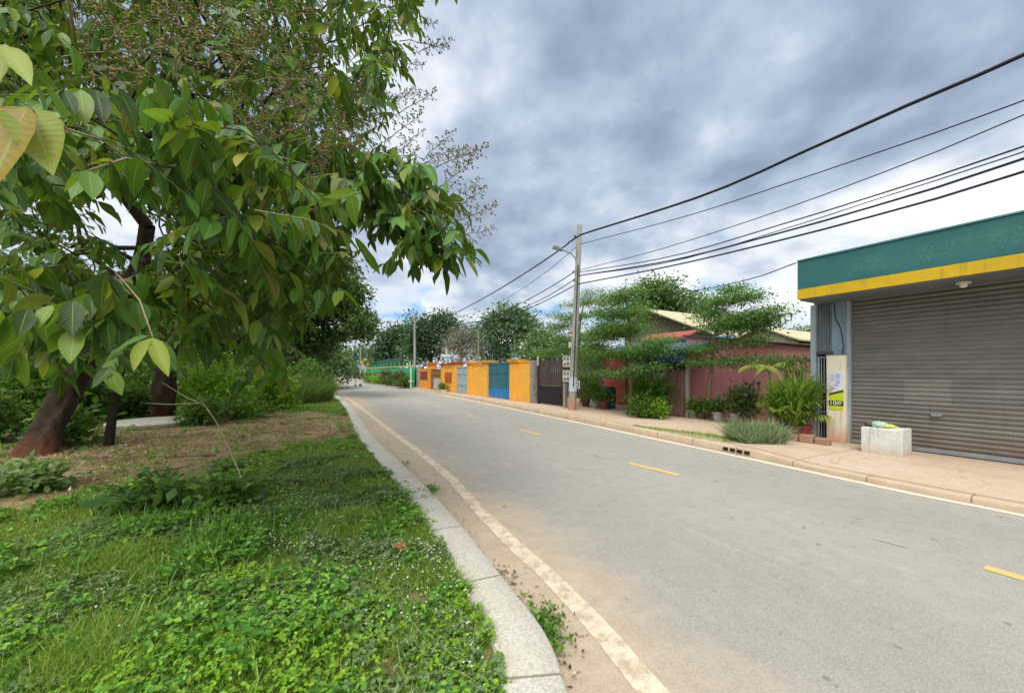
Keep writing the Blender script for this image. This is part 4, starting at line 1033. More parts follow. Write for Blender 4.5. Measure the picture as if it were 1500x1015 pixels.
def crumple(name, cx, sx, sy, sz, m, parent, seed, taper=0.):
    bm = bmesh.new(); bmesh.ops.create_icosphere(bm, subdivisions=4, radius=1)
    r2 = seed
    for vtx in bm.verts:
        p = vtx.co; k = 1 + .13 * math.sin(p.x * 6 + seed) * math.sin(p.y * 7 + seed * 2) + .08 * math.sin(p.z * 13 + p.x * 9 + seed)
        tp = 1 - taper * (p.x * .5 + .5)
        vtx.co = Vector((p.x * sx * k + cx, p.y * sy * k * tp, max(-.85, p.z) * sz * k * tp + sz * .85))
    me = bpy.data.meshes.new(name); bm.to_mesh(me); bm.free(); me.polygons.foreach_set('use_smooth', [True] * len(me.polygons))
    return link(name, me, m, parent)
crumple('bag_body', .02, .085, .07, .045, pm('pale green plastic', '#8fb59a', '#b3c9b0', 12, .35, .4, fine=.4), bag, 1.3)
crumple('bag_end', .135, .075, .055, .038, pm('yellow plastic', '#b9b63a', '#cfcf62', 12, .35, .4, fine=.4), bag, 2.1, .75)
crumple('bag_knot', -.085, .05, .045, .04, pm('dark plastic', '#3d3834', '#6a5d52', 14, .4, .4, fine=.5), bag, 3.2)

# ---------------------------------------------------------------- pink house
BP = 12.0
ap0 = A_of(1006, BP); ap1 = A_of(1189, BP)
house = sthing('pink_house', ap0, BP, 'long pink rendered house with a cream gabled roof behind tiered trees', 'house')
def lh(px, b=BP): return A_of(px, b) - ap0
def hz_(px, py, b=BP): return Z_of(px, py, b) - Z0
wl = ap1 - ap0 + .6
M_PINK = pm('pink render', '#e39aa0', '#d98d94', 1.4, .85, .15, fine=.18, streak='#a86e6a', dust=.5, dustz=.35, dustc='#8a5844')
top0, top1 = hz_(1008, 492), hz_(1186, 514)
MB().prism([(0, -.05), (wl, -.05), (wl, top1), (0, top0)], 4.5, 'y', 0).build('wall', M_PINK, house, .01)
MB().prism([(-.1, top0 + .005), (wl + .2, top1 + .002), (wl + .2, top1 + .05), (-.1, top0 + .06)], 5.2, 'y', -.10).build('eave_roof', pm('dark old roof sheet', '#3d3632', '#544a44', 5, .8), house, .005)
# window slats on the right of the pink wall
wx0, wx1 = lh(1150), lh(1176)
win = MB().box(wx0, wx1, -.02, .01, hz_(1160, 576), hz_(1160, 540)).build('window', pm('dark window opening', '#2a211d', '#3a2f28', 5), house)
sl_ = MB()
for k in range(6):
    x = wx0 + (wx1 - wx0) * (k + .3) / 6; sl_.box(x, x + .035, -.05, -.022, hz_(1160, 577), hz_(1160, 539))
sl_.build('window_bars', pm('weathered wood bars', '#a88a6a', '#8d7258', 8, .85), win)
# porch further left: pink wall with pilaster, set back, door opening
BQ = 12.6
q0, q1 = A_of(884, BQ) - ap0, A_of(926, BQ) - ap0
M_PINKD = pm('deep pink render', '#cc6a64', '#bf5f5a', 1.6, .85, .15, fine=.18, dust=.4, dustz=.3, dustc='#8a5844')
zq = Z_of(905, 540, BQ) - Z0
MB().box(q0, q1, BQ - BP, BQ - BP + .25, -.05, 2.15).build('porch_wall', M_PINKD, house, .01)
pil_a = A_of(911, BQ) - ap0
MB().box(pil_a, pil_a + .32, BQ - BP - .14, BQ - BP - .002, -.05, 2.15).build('pilaster', M_PINKD, house, .015)
MB().box(pil_a + .42, pil_a + .75, BQ - BP - .03, BQ - BP - .002, .15, 1.35).build('door', pm('pale grey door sheet', '#8d9794', '#7c8683', 3, .6), house, .004)
MB().box(pil_a + .33, q1 + .3, BQ - BP - .16, BQ - BP - .035, -.05, .12).build('step', M_PINKD, house, .01)
# back wall of the yard, dark
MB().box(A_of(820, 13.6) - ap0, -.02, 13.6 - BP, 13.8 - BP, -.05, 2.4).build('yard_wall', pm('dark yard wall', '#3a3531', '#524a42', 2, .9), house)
# porch roof: blue metal sheet on posts
BR = 10.7
r0, r1 = A_of(858, BR) - ap0, A_of(1004, BR) - ap0
zr = Z_of(930, 517, BR) - Z0
M_BLUE = pm('faded blue roof sheet', '#2f4f74', '#4a6c8d', 3, .5, metal=.2, streak='#7d8a94')
MB().prism([(BR - BP, zr), (BR - BP, zr + .04), (13.4 - BP, zr + .62), (13.4 - BP, zr + .58)], r1 - r0, 'x', r0).build('porch_roof', M_BLUE, house)
MB().box(r0, r1, BR - BP - .02, BR - BP - .002, zr - .12, zr + .05).build('porch_roof_edge', pm('navy fascia board', '#243047', '#1d2638', 4, .6), house)
# box sign-like blue panel next to the gate and pale lintel
bx0, bx1 = A_of(962, 10.6) - ap0, A_of(1003, 10.6) - ap0
MB().box(bx0, bx1, 10.62 - BP, 10.68 - BP, zr - .38, zr - .125).build('blue_board', pm('navy cloth board', '#1e3352', '#263d5e', 3, .7), house)
MB().box(A_of(990, 10.75) - ap0, .05, 10.75 - BP, BP - BP - .005, 2.02, 2.1).build('lintel_slab', pm('grey slab', '#8d8a82', '#7a776f', 4, .9), house, .006)
# cream gabled roofs behind
def gable(name, pxa, pya, pxr, pyr, pxe, pye, pxl, pyl, b, deep, parent):
    """sloped sheet seen from its low side: corners by pixel on plane b (eave left, ridge..)"""
M_CROOF = pm('cream roof sheet', '#b8ae8c', '#a79d7c', 2, .7, streak='#8a8168')
M_CGAB = pm('grey cream gable boards', '#9a9680', '#83806c', 5, .85, stretch=(6, 1, 1), streak='#6d6a58')
bg_ = 15.0
gx = [A_of(x, bg_) - ap0 for x in (905, 951, 1040)]; gz = [Z_of(x, y, bg_) - Z0 for x, y in ((905, 490), (951, 454), (1040, 487))]
MB().prism([(gx[0], 1.5), (gx[2], 1.5), (gx[2], gz[2] - .06), (gx[1], gz[1] - .08), (gx[0], gz[0] - .06)], .15, 'y', bg_ - BP + .5).build('gable', M_CGAB, house)
rf = MB()
rf.prism([(gx[1], gz[1]), (gx[2] + .3, gz[2] - .12), (gx[2] + .3, gz[2] - .07), (gx[1], gz[1] + .06)], 7, 'y', bg_ - BP - .25)
rf.prism([(gx[1], gz[1] + .002), (gx[0] - .3, gz[0] - .12), (gx[0] - .3, gz[0] - .07), (gx[1], gz[1] + .062)], 7, 'y', bg_ - BP - .25)
rf.build('roof', M_CROOF, house)
b2 = 16.5
gx = [A_of(x, b2) - ap0 for x in (1072, 1118, 1165)]; gz = [Z_of(x, y, b2) - Z0 for x, y in ((1072, 498), (1118, 481), (1165, 497))]
MB().prism([(gx[0], 1.5), (gx[2], 1.5), (gx[2], gz[2] - .05), (gx[1], gz[1] - .05), (gx[0], gz[0] - .05)], .15, 'y', b2 - BP + .1).build('gable', M_CROOF, house)
rf = MB()
rf.prism([(gx[1], gz[1]), (gx[2] + .2, gz[2] - .06), (gx[2] + .2, gz[2]), (gx[1], gz[1] + .06)], 5, 'y', b2 - BP - .1)
rf.prism([(gx[1], gz[1] + .002), (gx[0] - .2, gz[0] - .06), (gx[0] - .2, gz[0]), (gx[1], gz[1] + .062)], 5, 'y', b2 - BP - .1)
rf.build('roof', M_CROOF, house)
# red tiled bits seen between the trees
MB().prism([(12.4 - BP, 0), (12.4 - BP, .05), (13.3 - BP, .35), (13.3 - BP, .3)], 2.2, 'x', A_of(935, 12.4) - ap0).build('tile_roof', pm('red tiles', '#a5514a', '#8f433f', 8, .8), house).location = (0, 0, Z_of(960, 498, 12.4) - Z0)

# slatted gate of the pink house
g0 = A_of(975, 10.9); hg = sthing('slatted_gate', g0, 10.9, 'tall weathered pinkish slat gate between grey posts beside the pink house', 'gate')
gw2 = A_of(1004, 10.9) - g0
ghh = Z_of(990, 541, 10.9) - Z0
M_SLAT = pm('weathered pink brown boards', '#6d4d48', '#8d6a62', 7, .85, .3, stretch=(3, 3, .4))
sl_ = MB()
nsl_ = 9
for k in range(nsl_):
    x = gw2 * (k + .1) / nsl_; sl_.box(x, x + gw2 / nsl_ * .72, 0, .025, .05, ghh - (.0 if k % 2 else .03))
sl_.build('slats', M_SLAT, hg, .003)
MB().box(0, gw2, .027, .06, .4, .46).build('rail', M_SLAT, hg); MB().box(0, gw2, .027, .06, ghh - .35, ghh - .29).build('rail', M_SLAT, hg)
M_GPOST = pm('grey concrete post', '#9a978d', '#858278', 6, .9, .4, dust=.5, dustz=.4)
for x in (-.1, gw2 + .01): MB().box(x, x + .09, -.02, .08, -.03, ghh + (.45 if x < 0 else .05)).build('gate_post', M_GPOST, hg, .008)
p_ = sthing('wooden_post', A_of(924, 10.3), 10.3, 'weathered pinkish timber post left of the big potted palms', 'post')
MB().prism([(0, -.05), (.11, -.05), (.10, 1.9), (.01, 1.9)], .1, 'y', 0).build('shaft', pm('pinkish weathered timber', '#8a6656', '#a07f6c', 8, .9, .3, dust=.4), p_, .01)
p_ = sthing('grey_post', A_of(966, 10.55), 10.55, 'slim pale grey post between the potted palms and slatted gate', 'post')
MB().box(0, .075, 0, .075, -.05, 1.45).build('shaft', M_GPOST, p_, .008)

# ---------------------------------------------------------------- orange compound wall, gates
BW = 9.6
GW = 'pillars of the orange wall'; GP = 'panels of the orange wall'
M_OR = pm('orange rendered wall', '#e8ab45', '#e0a23d', 1.2, .8, .12, fine=.15, streak='#a87835', dust=.3, dustz=.25)
M_ORD = pm('deep orange rendered wall', '#e2953a', '#d98c2e', 1.2, .8, .12, fine=.15, streak='#9a642a', dust=.3, dustz=.25)
M_REDC = pm('faded red cap', '#b8503c', '#a84734', 3, .8)
M_REDG = pm('red grille', '#b5402c', '#a03726', 5, .7)
aw0 = A_of(613, BW)
owall = sthing('compound_wall', aw0, BW, 'orange rendered street wall with capped pillars and openings for gates', 'wall')
def lw(px, b=BW): return A_of(px, b) - aw0
def wz(px, py, b=BW): return Z_of(px, py, b) - Z0
def pillar(px0, px1, pyt, capm, m=M_OR, ov=.09):
    x0, x1 = lw(px0, BW - .12), lw(px1, BW - .12); zt = wz((px0 + px1) / 2, pyt, BW - .12)
    w_ = max(.42, min(.62, x1 - x0))
    MB().box(x0, x0 + w_, -.12, w_ - .12, -.05, zt - .13).build('pillar', m, owall, .012)
    MB().box(x0 - ov, x0 + w_ + ov, -.12 - ov, w_ - .12 + ov, zt - .128, zt - .04).box(x0 - ov - .03, x0 + w_ + ov + .03, -.15 - ov, w_ - .09 + ov, zt - .038, zt).build('pillar_cap', capm, owall, .01)
    return x0, x0 + w_
def wallseg(xa, xb, zt, m=M_OR):
    MB().box(xa + .002, xb - .002, .0, .16, -.05, zt - .05).build('wall_panel', m, owall, .006)
    MB().box(xa + .002, xb - .002, -.03, .19, zt - .048, zt).build('coping', m, owall, .006)
P1 = pillar(626, 635, 530.5, M_ORD, M_ORD); P2 = pillar(645.5, 650, 532, M_REDC, M_OR); P3 = pillar(662, 672, 530, M_REDC)
P4 = pillar(684, 694, 529.5, M_OR); P5 = pillar(706, 716, 528, M_OR); P6 = pillar(746, 756, 526, M_OR)
wl0 = lw(615)
wallseg(wl0, P1[0], 1.75, M_ORD)
wallseg(P2[1], P3[0], 1.85); wallseg(P4[1], P5[0], 1.9); xe = lw(781.5)
wallseg(P6[1], xe - .25, 1.98)
MB().box(xe - .246, xe, -.05, .22, -.05, 2.0).build('rubble_pillar', pm('rough grey rubble', '#a09a90', '#6f675d', 9, .95, 1., fine=.5), owall, .03)
# dark red window panel and pierced red grille
MB().box(wl0 + .15, P1[0] - .12, -.015, -.003, .75, 1.5).build('window_panel', pm('dark red panel', '#6d3326', '#8a4630', 7, .8), owall)
gr = MB()
gx0, gx1 = P2[1] + .12, P3[0] - .1
for k in range(5): z = .72 + k * .16; gr.box(gx0, gx1, -.035, -.004, z, z + .06)
for k in range(4): x = gx0 + (gx1 - gx0 - .05) * k / 3; gr.box(x, x + .05, -.03, -.005, .72, 1.42)
gr.build('pierced_grille', M_REDG, owall)

def gate_(name, label, px0x, px1x, ztop, m_top, m_bot=None, zsplit=.6, ribs=6, frame=None, solid=True):
    g = sthing(name, aw0 + px0x, BW + .04, label, 'gate')
    w_ = px1x - px0x
    if solid: MB().box(.03, w_ - .03, .0, .03, zsplit if m_bot else .05, ztop - .03).build('panel', m_top, g)
    if m_bot: MB().box(.03, w_ - .03, -.004, .034, .05, zsplit - .002).build('lower_panel', m_bot, g, .004)
    b_ = MB()
    for k in range(ribs + 1):
        x = .03 + (w_ - .06) * k / ribs; b_.box(x - .016, x + .016, -.03, -.005, .06, ztop)
    for z in ((zsplit, ztop - .06, (zsplit + ztop) / 2 + .1)): b_.box(.03, w_ - .03, -.035, -.006, z - .02, z + .02)
    b_.build('bars', frame or m_top, g)
    return g
gate_('sheet_gate', 'pale grey ribbed sheet gate in the orange wall', P3[1], P4[0], 1.85, pm('pale grey gate sheet', '#a5b0b8', '#949fa8', 2, .5), None, .6, 5)
gate_('steel_gate', 'blue steel gate with bright blue lower panel in the orange wall', P5[1], P6[0], 2.0, pm('dark teal gate sheet', '#2d5f6b', '#3a6b74', 3, .5), pm('bright blue gate sheet', '#2a72b5', '#2f7cc0', 2, .45), .66, 9, pm('teal gate bars', '#3d6f78', '#4d7d84', 5, .5))
gate_('slatted_gate', 'brown timber and red slat gate behind the white cabinet', P1[1], P2[0], 1.7, pm('brown gate boards', '#7d5a36', '#94703f', 6, .8), None, .6, 6)
# dark brown slat gate right of the orange wall
gd0 = lw(785); gd1 = lw(826)
dg_ = sthing('slatted_gate', aw0 + gd0, BW + .1, 'dark brown slat gate behind the utility pole', 'gate')
wd = gd1 - gd0; M_DB = pm('dark brown gate boards', '#3d3230', '#554642', 7, .8, .3, stretch=(3, 3, .4)); M_DK = pm('near black gate sheet', '#2a2728', '#353132', 5, .6)
s_ = MB()
for k in range(14):
    x = .16 + (wd - .2) * k / 14; s_.box(x, x + (wd - .2) / 14 * .68, .0, .03, .86, 1.98)
s_.build('slats', M_DB, dg_, .003)
s_ = MB().box(.15, wd - .03, .01, .03, .05, .85)
for k in range(18): x = .16 + (wd - .22) * k / 18; s_.box(x, x + .02, -.012, .008, .06, .84)
s_.build('lower_panel', M_DK, dg_)
MB().box(-.0, .14, -.03, .1, -.05, 2.05).build('gate_post', M_DK, dg_, .008)
MB().box(.01, .13, -.05, -.032, 1.75, 2.2).build('bracket', pm('white bracket', '#b5b5b0', '#9a9a95', 5), dg_)

# white cabinet and planter by the orange wall
cb_ = sthing('utility_cabinet', A_of(635, 9.15), 9.15, 'white metal cabinet on the pavement by the orange wall', 'cabinet')
M_CAB = pm('off white metal', '#b5b9b8', '#a1a5a4', 3, .5, streak='#7d7a72')
MB().box(0, .62, 0, .38, .08, .95).build('body', M_CAB, cb_, .015); MB().box(.03, .30, -.012, -.002, .13, .9).box(.32, .59, -.012, -.002, .13, .9).build('doors', M_CAB, cb_, .004); MB().box(.02, .6, .02, .36, -.02, .078).build('plinth', M_CONC, cb_)
pt = sthing('planter', A_of(642, 9.1), 9.1 - .1, 'low concrete trough planter with dark plants beside the white cabinet', 'planter')
MB().box(0, 1.15, 0, .38, -.02, .16).build('trough', M_CONC, pt, .015)
pts = rng.uniform((.05, .05, .2), (1.1, .33, .5), (40, 3)); V, Q = leaf_cloud(pts, 16, .2, .11, .4, .8, .2); V[:, 2] = np.maximum(V[:, 2], .14); quads_mesh('foliage', V, Q, L_UNDER, pt, smooth=False)

# ---------------------------------------------------------------- far green fence with yellow rails
BG = 9.35
ag0 = A_of(536, BG); ag1 = A_of(607, BG)
gf = sthing('green_fence', ag0, BG, 'long green sheet fence with yellow top rail further down the street', 'fence')
gl = ag1 - ag0
M_G1 = pm('green fence sheet', '#259050', '#2ea560', .4, .5); M_G2 = pm('teal fence sheet', '#2f9468', '#3aa078', .5, .5); M_YR = pm('yellow rail', '#c9b84a', '#b8a742', 2, .6)
M_NET = pm('dark green netting', '#1f4a3a', '#2a5a46', 2, .8)
n = 14
for k in range(n):
    x0, x1 = gl * k / n, gl * (k + 1) / n
    MB().box(x0 + .06, x1 - .06, 0, .04, .05, 1.85).build('sheet_panel', M_G2 if k in (0, 4, 9, 12) else M_G1, gf)
    MB().box(x0 - .055, x0 + .055, -.03, .07, -.05, 2.5).build('post', M_G2, gf)
MB().box(0, gl, -.06, -.032, 1.95, 2.06).build('top_rail', M_YR, gf); MB().box(0, gl, -.06, -.032, .55, .63).build('rail', M_YR, gf)
MB().box(0, gl * .75, .75, .8, 2.0, 3.1).build('netting', M_NET, gf)
# green gate and grey post at the end of the fence
gg = sthing('sheet_gate', A_of(603, BW) + .1, BW, 'dark green sheet gate next to a grey post at the orange wall end', 'gate')
gl2 = A_of(610.5, BW) - A_of(603, BW)
MB().box(0, gl2, 0, .04, .05, 1.85).build('panel', M_G1, gg); MB().box(gl2 + .05, gl2 + .45, -.06, .2, -.05, 1.9).build('gate_post', M_GPOST, gg, .01)
wp = sthing('white_post', A_of(600.5, 8.9), 8.9, 'thin white post with cross arm in front of the green fence', 'post')
MB().box(0, .12, 0, .12, -.05, 1.9).box(-.7, .7, .02, .08, .55, .63).build('shaft', pm('white painted post', '#cfd0c8', '#b9bab2', 3, .7), wp, .01)
# yellow ring sign on posts
rs = sthing('ring_sign', A_of(531, 9.0), 9.0, 'yellow ring shaped sign on a post at the far end of the green fence', 'sign')
ring = [(math.cos(a) * .62 + .6, 0, 2.75 + math.sin(a) * .62) for a in np.linspace(0, 2 * math.pi, 25)]
rs.rotation_euler = (0, 0, -.35); MB().tube(ring, .15, 8, False).build('ring', pm('yellow ring paint', '#b08a30', '#b8963e', 2, .7), rs)
MB().box(.52, .68, -.05, .05, -.05, 2.1).build('post', M_YR, rs)
# plants in front of the green fence
L_RED = leafmat('dark red cordyline leaves', ['#3d1f24', '#54282c', '#6b3a38', '#4a4a2c'], .2)
GF = 'plants in front of the green fence'
for i, (px, b, hw, hh, lm, lab) in enumerate([(548, 8.6, 1.7, 1.1, L_SHRUB, 'light green bush at the far end of the green fence'), (556, 8.7, 1.3, .9, L_BRIGHT, 'brighter green bush beside the far end of the green fence'), (566, 8.75, .7, 1.5, L_RED, 'dark red leafed plant before the middle of the green fence'), (575, 8.8, .9, 1.1, L_UNDER, 'low dark bush between the two red leafed plants'), (586, 8.8, .5, 1.4, L_RED, 'dark red leafed plant near the teal fence panel'), (593, 8.85, .8, .95, L_UNDER, 'low dark bush below the teal fence panel'), (541, 8.5, 1.1, 1.5, L_RED, 'purple leafed bush farthest along the green fence')]):
    d = Y_of(px, b)
    shrub('bush', lab, px, 0, d, hw, hh, 60, 20, lm, .2, .4, GF, .4, .2)
shrub('bush', 'grey green bush at the road bend beside the motorcycle', 520, 0, 84, 2.0, 2.6, 70, 22, L_FAR, .35, .5, None, .6)

# ---------------------------------------------------------------- utility poles and cables
M_POLE = pm('weathered concrete pole', '#8a8780', '#9d9a92', 3, .9, .3, fine=.3, dust=.85, dustz=.7, dustc='#a8703f', streak='#6d6a64')
PB = G(838, 600, .12); PYd = PB[1]
pole = thing('utility_pole', PB, 'nearest concrete utility pole with meter boxes and a street lamp arm', 'utility pole', SROT)
toploc = P(849, 330, PYd) - PB; tl = Matrix.Rotation(-SROT, 3, 'Z') @ Vector(toploc)
def pl(px, py, dy=0.):                         # pixel at the pole's depth -> pole's own frame
    return np.array(Matrix.Rotation(-SROT, 3, 'Z') @ Vector(P(px, py, PYd + dy) - PB))
Hh = tl.z
def axis(z): return np.array([tl.x * z / Hh, tl.y * z / Hh, z])
MB().tube([axis(-.2), axis(0), axis(.9), axis(Hh * .5), axis(Hh)], [.17, .165, .155, .125, .095], 10).build('shaft', M_POLE, pole)
wb = MB().tube([axis(.72), axis(1.28)], [.166, .162], 12, False).build('painted_band', pm('faded white band', '#b9bfc8', '#a5abb5', 4, .8), pole)
M_STEEL = pm('galvanised steel', '#8d9294', '#777c7e', 6, .45, 0, .5)
lampP = [pl(846, 412), pl(845, 396), pl(843, 378), pl(836, 371), pl(822, 365)]
MB().tube(lampP, [.025] * 5, 8).build('lamp_arm', M_STEEL, pole)
lh0, lh1 = pl(824, 366), pl(810, 361.5)
dv_ = (lh1 - lh0) / np.linalg.norm(lh1 - lh0); pr = np.cross(dv_, [0, 0, 1.]); pr /= np.linalg.norm(pr); upv = np.cross(pr, dv_)
hd = MB()
def obox(mb, c0, c1, hw0, hw1, th):
    vs = []
    for c, hw in ((c0, hw0), (c1, hw1)):
        for s1, s2 in ((-1, -1), (1, -1), (1, 1), (-1, 1)): vs.append(c + pr * hw * s1 + upv * th * s2)
    mb.add(vs, [(0, 1, 2, 3), (7, 6, 5, 4), (0, 4, 5, 1), (1, 5, 6, 2), (2, 6, 7, 3), (3, 7, 4, 0)])
obox(hd, lh0, lh1, .08, .14, .045)
lampo = hd.build('lamp_head', pm('grey lamp housing', '#7d8082', '#6d7072', 5, .5), pole, .012)
gl_ = MB(); obox(gl_, lh0 + dv_ * .1 - upv * .05, lh1 - dv_ * .03 - upv * .05, .07, .11, .006); gl_.build('lens', pm('lamp lens', '#c9ccca', '#bfc2c0', 5, .3), lampo)
# insulators, brackets
for (px, py) in ((842, 346), (840, 398), (841, 410), (842, 424)):
    q = pl(px, py); ax = axis(q[2])
    o = MB().tube([ax, (q[0], q[1], q[2])], .016, 6).build('bracket', M_STEEL, pole)
    MB().lathe([(.0, -.05), (.035, -.045), (.045, -.02), (.03, 0), (.045, .02), (.03, .05), (0, .055)], 10, tuple(q)).build('insulator', pm('brown porcelain', '#5d4a40', '#6d5a50', 5, .3), o)
# boxes on the pole: two small ones above, two meter boxes with three meters each
M_BOX = pm('pale grey meter box', '#b5b5ad', '#a3a39b', 5, .6, streak='#86827a')
def face_box(name, pxc, pyt, pyb, wpx, m, depth=.16, label=None):
    k = PYd / F; c = pl(pxc, (pyt + pyb) / 2); ax = axis(c[2]); w_ = wpx * k; h_ = (pyb - pyt) * k
    o = MB().box(-w_ / 2, w_ / 2, 0, depth, -h_ / 2, h_ / 2).build(name, m, pole, .012)
    o.location = (c[0], c[1] - .02, c[2]); o.rotation_euler = (0, 0, -SROT - R(8))
    if label: o['label'] = label
    return o, w_, h_
b1, w1, h1 = face_box('junction_box', 837.5, 487, 492.5, 6.5, M_BOX)
MB().lathe([(.0, .05), (.07, .03), (.10, 0), (.10, -.02)], 12, (-.02, .05, h1 / 2 + .03)).build('cover', pm('orange red cover', '#b5583c', '#a04d35', 5, .6), b1)
b1, w1, h1 = face_box('junction_box', 838.5, 501, 509, 10, M_BOX)
for (yt, yb, px) in ((521, 537, 832.5), (542.5, 559, 832.5)):
    bx, w_, h_ = face_box('meter_box', px, yt, yb, 15, M_BOX, .2)
    for k in range(3):
        x = -w_ * .3 + w_ * .3 * k
        MB().box(x - .028, x + .028, -.012, .002, h_ * .1, h_ * .36).build('meter_window', pm('dark meter window', '#3d3a38', '#2f2c2a', 6, .3), bx, .004)
        if k < 3: MB().box(x - .035, x + .035, -.01, .002, -h_ * .36, -h_ * .16 + (.03 if k == 1 else 0)).build('breaker', pm('breaker black', '#4a4543', '#383432', 6, .5), bx, .004)
    MB().box(-w_ / 2 - .01, w_ / 2 + .01, -.02, .2, h_ / 2 + .001, h_ / 2 + .02).build('lid', M_BOX, bx, .004)
# round mark on a white plate on the right of the pole
sp_ = MB().box(-.12, .12, 0, .01, -.15, .15).build('sign_plate', pm('white sign plate', '#c9c9c4', '#b9b9b4', 6, .6), pole, .003)
c = pl(848, 563); sp_.location = (c[0] + .02, c[1] - .12, c[2]); sp_.rotation_euler = (0, 0, -SROT - R(6))
MB().tube([(math.cos(a) * .075, -.006, math.sin(a) * .095) for a in np.linspace(0, 2 * math.pi, 21)], .016, 6, False).build('ring_mark', pm('black mark', '#2a2a2c', '#333335', 8), sp_)
# cable conduit down the pole
MB().tube([axis(.9) + [.15, -.10, 0], axis(Hh * .5) + [.12, -.09, 0], axis(Hh * .78) + [.10, -.07, 0]], .022, 6).build('conduit', pm('black conduit', '#2a2a2a', '#3a3a3a', 5, .6), pole)
# short concrete stub beside the pole
stb = thing('concrete_stub', G(828, 597, .12), 'short grey concrete stub post left of the utility pole foot', 'post', SROT)
MB().box(-.07, .07, -.07, .07, -.05, 1.0).build('shaft', M_GPOST, stb, .01)
bk = thing('bucket', G(822, 594.5, .12), 'small grey bucket beside the concrete stub post', 'bucket')
MB().lathe([(.06, 0), (.075, .17), (.068, .17), (.055, .02)], 14).build('body', pm('grey plastic', '#7f8a92', '#6d7880', 6, .5), bk, smooth=False)

# poles further along
def far_pole(px, pyt, Y, label, arm=True, r=.14):
    b_ = np.array([(px - CX) / F * Y, Y, .1]); o = thing('utility_pole', b_, label, 'utility pole', SROT, 'utility poles along the street')
    h_ = EYE + (HY - pyt) / F * Y - .1
    MB().tube([(0, 0, -.2), (0, 0, h_)], [r, r * .7], 8).build('shaft', M_POLE, o)
    if arm: MB().box(-.8, .8, -.06, .06, h_ - .55, h_ - .43).box(-.7, .7, -.05, .05, h_ - 1.5, h_ - 1.4).build('cross_arm', M_STEEL, o)
    return o, h_
p2o, p2h = far_pole(607.5, 458, 36.4, 'second utility pole with cross arms among the dark trees')
far_pole(528, 503, 76, 'slim utility pole at the bend beside the yellow ring sign')
far_pole(514, 510, 96, 'far pale utility pole, right one of the pair at the end of the road')
far_pole(506, 512, 104, 'far pale utility pole, left one of the pair at the end of the road')
lpz = np.array([(653.5 - CX) / F * 33, 33, .1]); lpo = thing('lamp_post', lpz, 'thin white lamp post behind the red capped pillars', 'lamp post')
hh_ = EYE + (HY - 511) / F * 33 - .1
MB().tube([(0, 0, -.1), (0, 0, hh_)], .05, 8).build('shaft', pm('white pole paint', '#d2d4d2', '#c2c4c2', 5, .5), lpo); MB().box(-.25, .1, -.08, .08, hh_, hh_ + .06).build('lamp_head', pm('white pole paint', ''), lpo, .01)
sp3 = np.array([(701 - CX) / F * 30, 30, .1]); spo = thing('thin_post', sp3, 'thin grey post rising behind the orange wall before the bare trees', 'post')
MB().tube([(0, 0, -.1), (0, 0, EYE + (HY - 487) / F * 30)], .07, 8).build('shaft', M_GPOST, spo)

M_CABLE = pm('black cable', '#17181b', '#22242a', 5, .6)
def wire(label, pts3, r, name='power_cable', n=26):
    p, u = resample3(pts3, n); base = p[0].copy()
    o = thing(name, base, label, 'cable', 0, 'overhead cables')
    MB().tube(p - base, r, 6).build('strand', M_CABLE, o, smooth=True)
BWI = float(PB[0] * UB[0] + PB[1] * UB[1]) - .15
def wr(pxs, b=BWI, end=-9.):
    """points on the vertical plane b of the street through pixels, the last pair carried on past the frame"""
    out = []
    for px, py in pxs:
        Y = Y_of(px, b); out.append(P(px, py, Y))
    d = out[-1] - out[-2]; L_ = np.linalg.norm(d[:2])
    for s_ in (4., 9.): out.append(out[len(pxs) - 1] + d / L_ * s_ + np.array([0, 0, .012 * s_ * s_]))
    return out
P2 = np.array([(607.5 - CX) / F * 36.4, 36.4, 0])
def lft(pxs, z2):
    """from the near pole to the second pole"""
    out = [];
    for px, py, f_ in pxs:
        q = PB + (P2 - PB) * f_; out.append(P(px, py, q[1]))
    out.append(np.array([P2[0], P2[1], z2])); return out
wire('thick twisted black cable, highest at upper right, reaching the pole top', [P(832, 356, PYd)] + wr([(850, 344), (1025, 288), (1200, 212), (1350, 145), (1500, 80)]), .030)
wire('thin cable second from the top on the right of the pole', wr([(848, 358), (1000, 318), (1160, 266), (1330, 208), (1500, 147)]), .011)
wire('thin cable third from the top on the right of the pole', wr([(846, 396), (960, 367), (1120, 316), (1300, 250), (1500, 168)]), .010)
wire('cable at the upper edge of the low bundle on the right', wr([(846, 399), (980, 376), (1150, 327), (1320, 274), (1500, 214)]), .014)
wire('thin cable within the low bundle on the right', wr([(846, 404), (980, 384), (1150, 335), (1320, 280), (1500, 222)]), .010)
wire('thick cable in the middle of the low bundle on the right', wr([(846, 404), (980, 382), (1150, 339), (1320, 290), (1500, 232)]), .020)
wire('lowest thick cable of the bundle on the right', wr([(846, 416), (980, 390), (1150, 350), (1320, 305), (1500, 251)]), .020)
wire('thin service cable from the shop fascia to the pink house trees', [P(1166, 385, 7.95), P(1100, 408, 10.0), P(1020, 425, 13), P(930, 436, 18)], .012)
wire('thick cable from lamp arm level sloping to the far second pole', lft([(832, 357, .0), (795, 383, .1), (745, 415, .28), (700, 441, .5), (655, 463, .78)], EYE + (HY - 474) / F * 36.4), .028)
wire('upper thin cable left of the near pole', lft([(846, 360, 0), (800, 398, .1), (750, 432, .28), (700, 456, .5)], EYE + (HY - 480) / F * 36.4), .011)
wire('middle cable left of the near pole', lft([(840, 399, .0), (800, 424, .1), (755, 448, .28), (712, 468, .5)], EYE + (HY - 486) / F * 36.4), .018)
